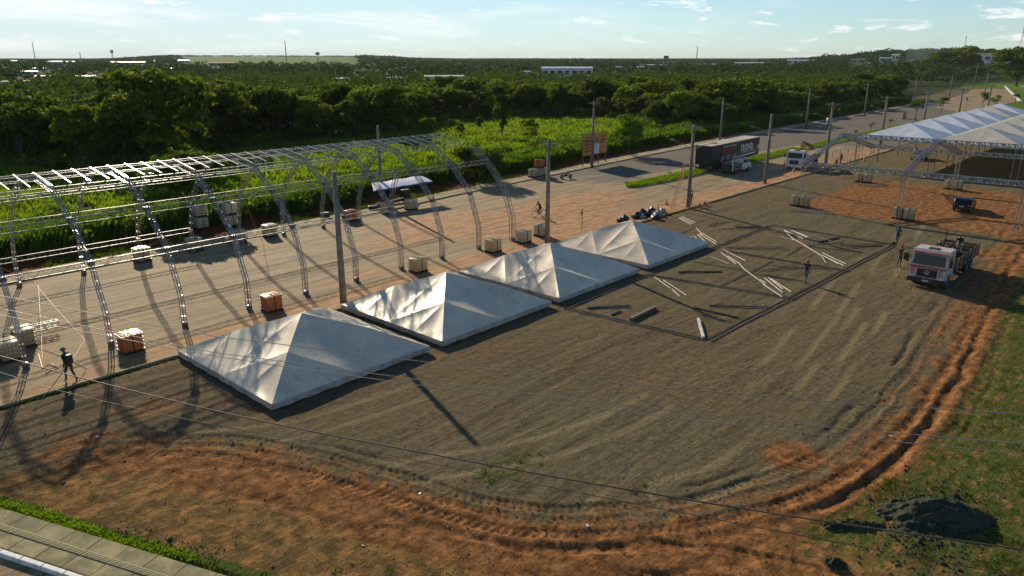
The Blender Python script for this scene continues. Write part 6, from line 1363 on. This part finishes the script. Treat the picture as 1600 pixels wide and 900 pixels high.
# dark soil mound on the grass, clods
def mound(u0, v0, L, Wd, H, rz, seed, label, m, n=70):
    x = np.linspace(-1.15, 1.15, n); X_, Y_ = np.meshgrid(x, x); r_ = np.hypot(X_, Y_) * (1 + .28 * (fbm(X_ * 2 + seed, Y_ * 2, seed) - .5) * 2)
    b = sst(1 - r_, -.05, .95) ** .85; Z_ = H * b * (.75 + .5 * fbm(X_ * 3, Y_ * 3, seed + 2)) + (.42 * (fbm(X_ * 8, Y_ * 8, seed + 5, 5, .7) - .40)) * sst(b, 0, .15) - .12
    i = np.arange(n - 1)[:, None] * n + np.arange(n - 1)[None]; o = np_mesh('soil_mound', np.stack([X_.ravel() * L / 2, Y_.ravel() * Wd / 2, Z_.ravel()], 1), np.stack([i, i + 1, i + n + 1, i + n], -1).reshape(-1, 4), m, smooth=True)
    o.location = W(u0, v0); o.rotation_euler = (0, 0, rz); tag(o, label, 'soil mound')
M['mound'] = mat('dark clumpy soil', (.018, .026, .014), .95, var=.6, scale=2.2, bump=.08, bscale=9, col2=(.042, .044, .022))
q = auv(1465, 808); mound(q[0], q[1], 4.8, 2.5, .72, R(-4), 3, 'large heap of dark soil on the patchy grass at the lower right', M['mound'])
q = auv(1330, 822); mound(q[0], q[1], 3.0, .9, .22, R(0), 6, 'low dark strip of soil trailing left from the large heap', M['mound'], 40)
q = auv(1305, 882); mound(q[0], q[1], .9, .7, .3, 0, 8, 'small dark clump of soil at the bottom edge of the picture', M['mound'], 30)
cl = MB(); rg3 = random.Random(12)
def clods(name, n, fn, smin, smax, m, label):
    Vs, Fs = [], []; t_ = np.array([(1, 0, 0), (-1, 0, 0), (0, 1, 0), (0, -1, 0), (0, 0, 1), (0, 0, -.5)], float); ft = np.array([(0, 2, 4), (2, 1, 4), (1, 3, 4), (3, 0, 4)])
    U, V = fn(n); X_, Y_ = U * UX - V * UY, U * UY + V * UX; Z_ = ground_fields(X_, Y_, False)
    for i in range(len(U)):
        s_ = rng.uniform(smin, smax) * (1 + 1.4 * (rng.random() > .96)); p = t_ * s_ * rng.uniform(.5, 1.2, (6, 3)); Vs.append(p + np.array([X_[i], Y_[i], Z_[i]])); Fs.append(ft + 6 * i)
    tag(np_mesh(name, np.concatenate(Vs), np.concatenate(Fs), m), label, kind='stuff')
def on_track(n):
    k_ = rng.integers(10, len(T1) - 14, n); p = T1[k_]; return p[:, 0] + rng.normal(0, 1.5, n), p[:, 1] + rng.normal(0, 1.4, n)
M['clod'] = mat('broken red soil', (.24, .10, .035), .95, var=.6, scale=1.2, coord='Object')
M['stone'] = mat('loose gravel', (.20, .175, .12), .95, var=.7, scale=.8, coord='Object')
clods('soil_clods', 9000, on_track, .010, .036, M['clod'], 'broken clods of red soil along the tyre track')
def on_lot(n):
    a = rng.uniform(-R(38), R(38), n); r_ = 17 + 45 * rng.random(n) ** 1.3; X_, Y_ = r_ * np.sin(a), r_ * np.cos(a); U, V = X_ * UX + Y_ * UY, -X_ * UY + Y_ * UX; k_ = (V < 39); return U[k_], V[k_]
clods('gravel', 24000, on_lot, .010, .034, M['stone'], 'loose gravel and stones scattered over the lot')
def on_mound(n): q = auv(1460, 812); return q[0] + rng.normal(0, 1.7, n), q[1] + rng.normal(0, .9, n)
clods('dark_clods', 900, on_mound, .02, .09, M['mound'], 'dark clods fallen around the large soil heap')
def on_edge(n): s_ = rng.uniform(4.5, 9.5, n); m_ = -rng.uniform(.2, .8, n) ** 1.2 - .4; return C0[0] + D[0] * s_ + N[0] * m_, C0[1] + D[1] * s_ + N[1] * m_
clods('rubble_pieces', 140, on_edge, .015, .05, M['mound'], 'dark rubble and clods along the bare soil beside the paving')
for i, (px, py) in enumerate([(843, 350), (152, 683), (1392, 681), (567, 853), (656, 770), (918, 823)]):
    o = MB().bbox(-.05, .05, -.03, .03, 0, .02, .008).build('litter', M['white_paint']); p = at(px, py); o.location = (p.x, p.y, gz(p.x, p.y) + .02 if uv(p)[1] < 39 else .02); o.rotation_euler = (.2, .1, i); s_ = .9 + (i % 3) * .3; o.scale = (s_,) * 3; tag(o, 'scrap of white litter lying on the bare ground', 'litter', 'scraps of litter on the ground')

# ------------------------------------------------------------------ distant town
M['w_wall'] = mat('pale rendered wall', (.62, .60, .56), .85, var=.15, scale=.2); M['tan_wall'] = mat('tan wall', (.42, .34, .24), .85, var=.25, scale=.2); M['pink'] = mat('salmon wall', (.50, .24, .18), .85, var=.2, scale=.2)
M['roofw'] = mat('pale sheet roof', (.62, .62, .60), .45, var=.15, scale=.2); M['rooft'] = mat('tiled roof', (.30, .17, .10), .85, var=.3, scale=.2); M['grey_wall'] = mat('grey wall', (.28, .30, .30), .85, var=.2, scale=.2)
def bld(x0, x1, yt, yb, wall, roof, label, nwin=6, depth=.35, rise=.12, floors=1, cat='building', name='far_building'):
    p = ray_hit((x0 + x1) / 2, yb); z = p.z
    r_ = math.hypot(p.x, p.y); ppm = FPX / (r_ * CP * 1.0); w = (x1 - x0) / ppm; h = max(2.5, (yb - yt) / ppm); rzb = -math.atan2(p.x, p.y) + random.uniform(-.2, .2); dp = max(6, w * depth)
    e = empty(name, (p.x, p.y, z - .5), rzb, label, cat); MB().box(-w / 2, w / 2, 0, dp, 0, h * (1 - rise) + .5).build('wall', M[wall], e)
    hw = h * (1 - rise) + .5; o_ = .4
    MB().prism([(-w / 2 - o_, hw), (w / 2 + o_, hw), (w / 2 + o_, hw + .25), (-w / 2 - o_, hw + .25)], -o_, dp + o_).build('roof', M[roof], e) if rise < .1 else MB().add(
        [(-w / 2 - o_, -o_, hw), (w / 2 + o_, -o_, hw), (w / 2 + o_, dp + o_, hw), (-w / 2 - o_, dp + o_, hw), (-w / 2, dp / 2, hw + h * rise), (w / 2, dp / 2, hw + h * rise)], [(0, 1, 5, 4), (3, 4, 5, 2), (0, 4, 3), (1, 2, 5), (0, 3, 2, 1)]) .build('roof', M[roof], e)
    for f in range(floors):
        for i in range(nwin):
            cx = -w / 2 + w * (i + .5) / nwin; ww = w / nwin * .28; zz = .5 + (hw - .5) * (f + .35) / floors; hh = (hw - .5) / floors * .38
            MB().box(cx - ww, cx + ww, -.08, -.02, zz, zz + hh).build('window', M['glass'], e)
    return e
B_ = [(665, 728, 118, 133, 'w_wall', 'roofw', 'white building with a row of dark openings behind the wood', 7), (524, 568, 122, 133, 'grey_wall', 'roofw', 'long low grey building behind the wood left of the white one', 6), (604, 636, 121, 131, 'tan_wall', 'roofw', 'low pale building between the grey and the white ones', 5),
      (846, 926, 105, 122, 'w_wall', 'roofw', 'large white building with pink doors and a pale roof', 7), (840, 866, 107, 114, 'grey_wall', 'roofw', 'narrow annex left of the large white building', 2), (815, 830, 111, 119, 'w_wall', 'roofw', 'small pale shed left of the large white building', 2), (957, 976, 104, 110, 'grey_wall', 'roofw', 'small grey roofed shed right of the large white building', 2),
      (1008, 1036, 101, 109, 'w_wall', 'roofw', 'white industrial shed beside the salmon tower', 3), (980, 1008, 104, 110, 'tan_wall', 'roofw', 'long low roof left of the salmon tower', 3), (1080, 1126, 100, 105, 'grey_wall', 'roofw', 'long grey shed right of the salmon tower', 5), (1148, 1200, 98, 104, 'tan_wall', 'roofw', 'very long low tan roof above the wood', 6), (1232, 1272, 94, 100, 'w_wall', 'roofw', 'long pale shed above the wood at the right', 5),
      (78, 96, 97, 106, 'grey_wall', 'roofw', 'grey block on the far left skyline', 3), (106, 116, 97, 104, 'w_wall', 'roofw', 'tiny bright white house on the far left', 2), (35, 56, 112, 118, 'w_wall', 'roofw', 'pale roofed shed at the far left', 3), (60, 80, 119, 125, 'tan_wall', 'roofw', 'tan shed at the far left below the pale one', 3), (4, 50, 128, 138, 'w_wall', 'rooft', 'long low row of houses at the left edge', 6), (125, 170, 119, 126, 'w_wall', 'roofw', 'low white wall and shed left of the tallest tree', 4),
      (262, 276, 107, 112, 'w_wall', 'roofw', 'tiny white roof right of the tallest tree', 2), (175, 222, 97, 101, 'tan_wall', 'roofw', 'long tan shed near the left skyline', 5), (330, 366, 98, 104, 'tan_wall', 'rooft', 'tan sheds below the green pasture', 4), (1528, 1556, 86, 98, 'w_wall', 'rooft', 'pale house on the rise right of the big round tree', 3), (1553, 1574, 88, 102, 'w_wall', 'roofw', 'white house with a light roof near the right edge', 3), (1490, 1500, 88, 94, 'w_wall', 'rooft', 'small white house among trees on the rise', 2), (1393, 1403, 86, 95, 'w_wall', 'roofw', 'small white block near the rising smoke', 2), (1376, 1392, 91, 97, 'grey_wall', 'roofw', 'grey roof left of the rising smoke', 2), (1330, 1350, 93, 98, 'tan_wall', 'rooft', 'brown roof among the trees left of the smoke', 2)]
for b in B_:
    e = bld(*b[:7], nwin=b[7])
tw = bld(1036, 1043, 88, 110, 'pink', 'pink', 'salmon coloured tower rising above the wood', nwin=1, depth=1.0, rise=.03, floors=5, name='tower')
rgb = random.Random(31)
for i in range(46):
    px = rgb.uniform(0, 1600); py = rgb.uniform(97, 118) if px < 760 else rgb.uniform(95, 103); w = rgb.uniform(6, 20)
    if 285 < px < 560 and py < 108: continue
    bld(px, px + w, py - rgb.uniform(2.5, 4.5), py + 1, rgb.choice(['w_wall', 'tan_wall', 'grey_wall']), rgb.choice(['roofw', 'rooft', 'rooft', 'roofw']), 'small low house half hidden by trees in the distant town', nwin=3)['group'] = 'small houses of the distant town'
def mast(px, yt, yb, label, w=1.2, solid=False):
    p = ray_hit(px, yb); z = p.z; r_ = math.hypot(p.x, p.y); h = (yb - yt) * r_ / FPX; e = empty('radio_mast', (p.x, p.y, z), 0, label, 'mast'); t = r_ / FPX * .35
    for s_ in ((-1, -1), (1, -1), (0, 1)): MB().beam((s_[0] * w, s_[1] * w, 0), (s_[0] * w * .25, s_[1] * w * .25, h), t).build('leg', M['joint'], e)
    m = MB(); n = 10
    for j in range(n): f0, f1 = 1 - .75 * j / n, 1 - .75 * (j + 1) / n; m.beam((-w * f0, -w * f0, h * j / n), (w * f1, -w * f1, h * (j + 1) / n), t * .7)
    tag(m.build('lattice', M['joint'], e), kind='stuff')
    if solid: MB().lathe([(0, h * .7), (w * 2.2, h * .72), (w * 2.2, h * .95), (0, h)], 10).build('water_tank', M['joint'], e)
mast(177, 81, 96, 'short dark tower with a fat head on the left skyline', 2, True); mast(127, 84, 96, 'thin mast on the left skyline'); mast(448, 68, 97, 'tall thin mast rising above the green pasture'); mast(497, 83, 98, 'short tower with a tank above the green pasture', 2, True); mast(1088, 75, 98, 'thin mast near the middle of the skyline'); mast(1504, 64, 92, 'thin mast rising from the big round tree'); mast(1591, 50, 90, 'tall mast at the right edge above the rounded tree'); mast(56, 72, 97, 'faint tall mast at the far left')
# smoke
sv = bpy.data.materials.new('thin blue smoke'); sv.use_nodes = True; t = sv.node_tree; t.nodes.clear(); oo = nn(t, 'ShaderNodeOutputMaterial'); pv = nn(t, 'ShaderNodeVolumePrincipled'); pv.inputs['Color'].default_value = (.62, .75, .80, 1); pv.inputs['Density'].default_value = .005; t.links.new(pv.outputs[0], oo.inputs['Volume'])
p = ray_hit(1436, 97); bm = bmesh.new(); bmesh.ops.create_icosphere(bm, subdivisions=3, radius=1)
for q in bm.verts: n_ = q.co.copy(); k_ = .5 + .5 * n_.z; q.co.x = n_.x * (8 + 16 * k_) + k_ * k_ * 10; q.co.y = n_.y * 14; q.co.z = n_.z * 13 + 4 * math.sin(n_.x * 3)
me = bpy.data.meshes.new('smoke'); bm.to_mesh(me); bm.free(); me.materials.append(sv); o = bpy.data.objects.new('smoke', me); COL.objects.link(o); o.location = (p.x * .8, p.y * .8, gz(p.x * .8, p.y * .8) + 15); tag(o, 'thin bluish smoke drifting above the trees', kind='stuff')

# ------------------------------------------------------------------ haze
hz = bpy.data.materials.new('haze air'); hz.use_nodes = True; t = hz.node_tree; t.nodes.clear(); oo = nn(t, 'ShaderNodeOutputMaterial'); pv = nn(t, 'ShaderNodeVolumePrincipled')
pv.inputs['Color'].default_value = (.86, .93, .97, 1); pv.inputs['Density'].default_value = .000042; pv.inputs['Anisotropy'].default_value = .0; t.links.new(pv.outputs[0], oo.inputs['Volume'])
o = MB().box(-13000, 13000, -13000, 13000, -2.0, 85).build('haze', hz); tag(o, kind='stuff')
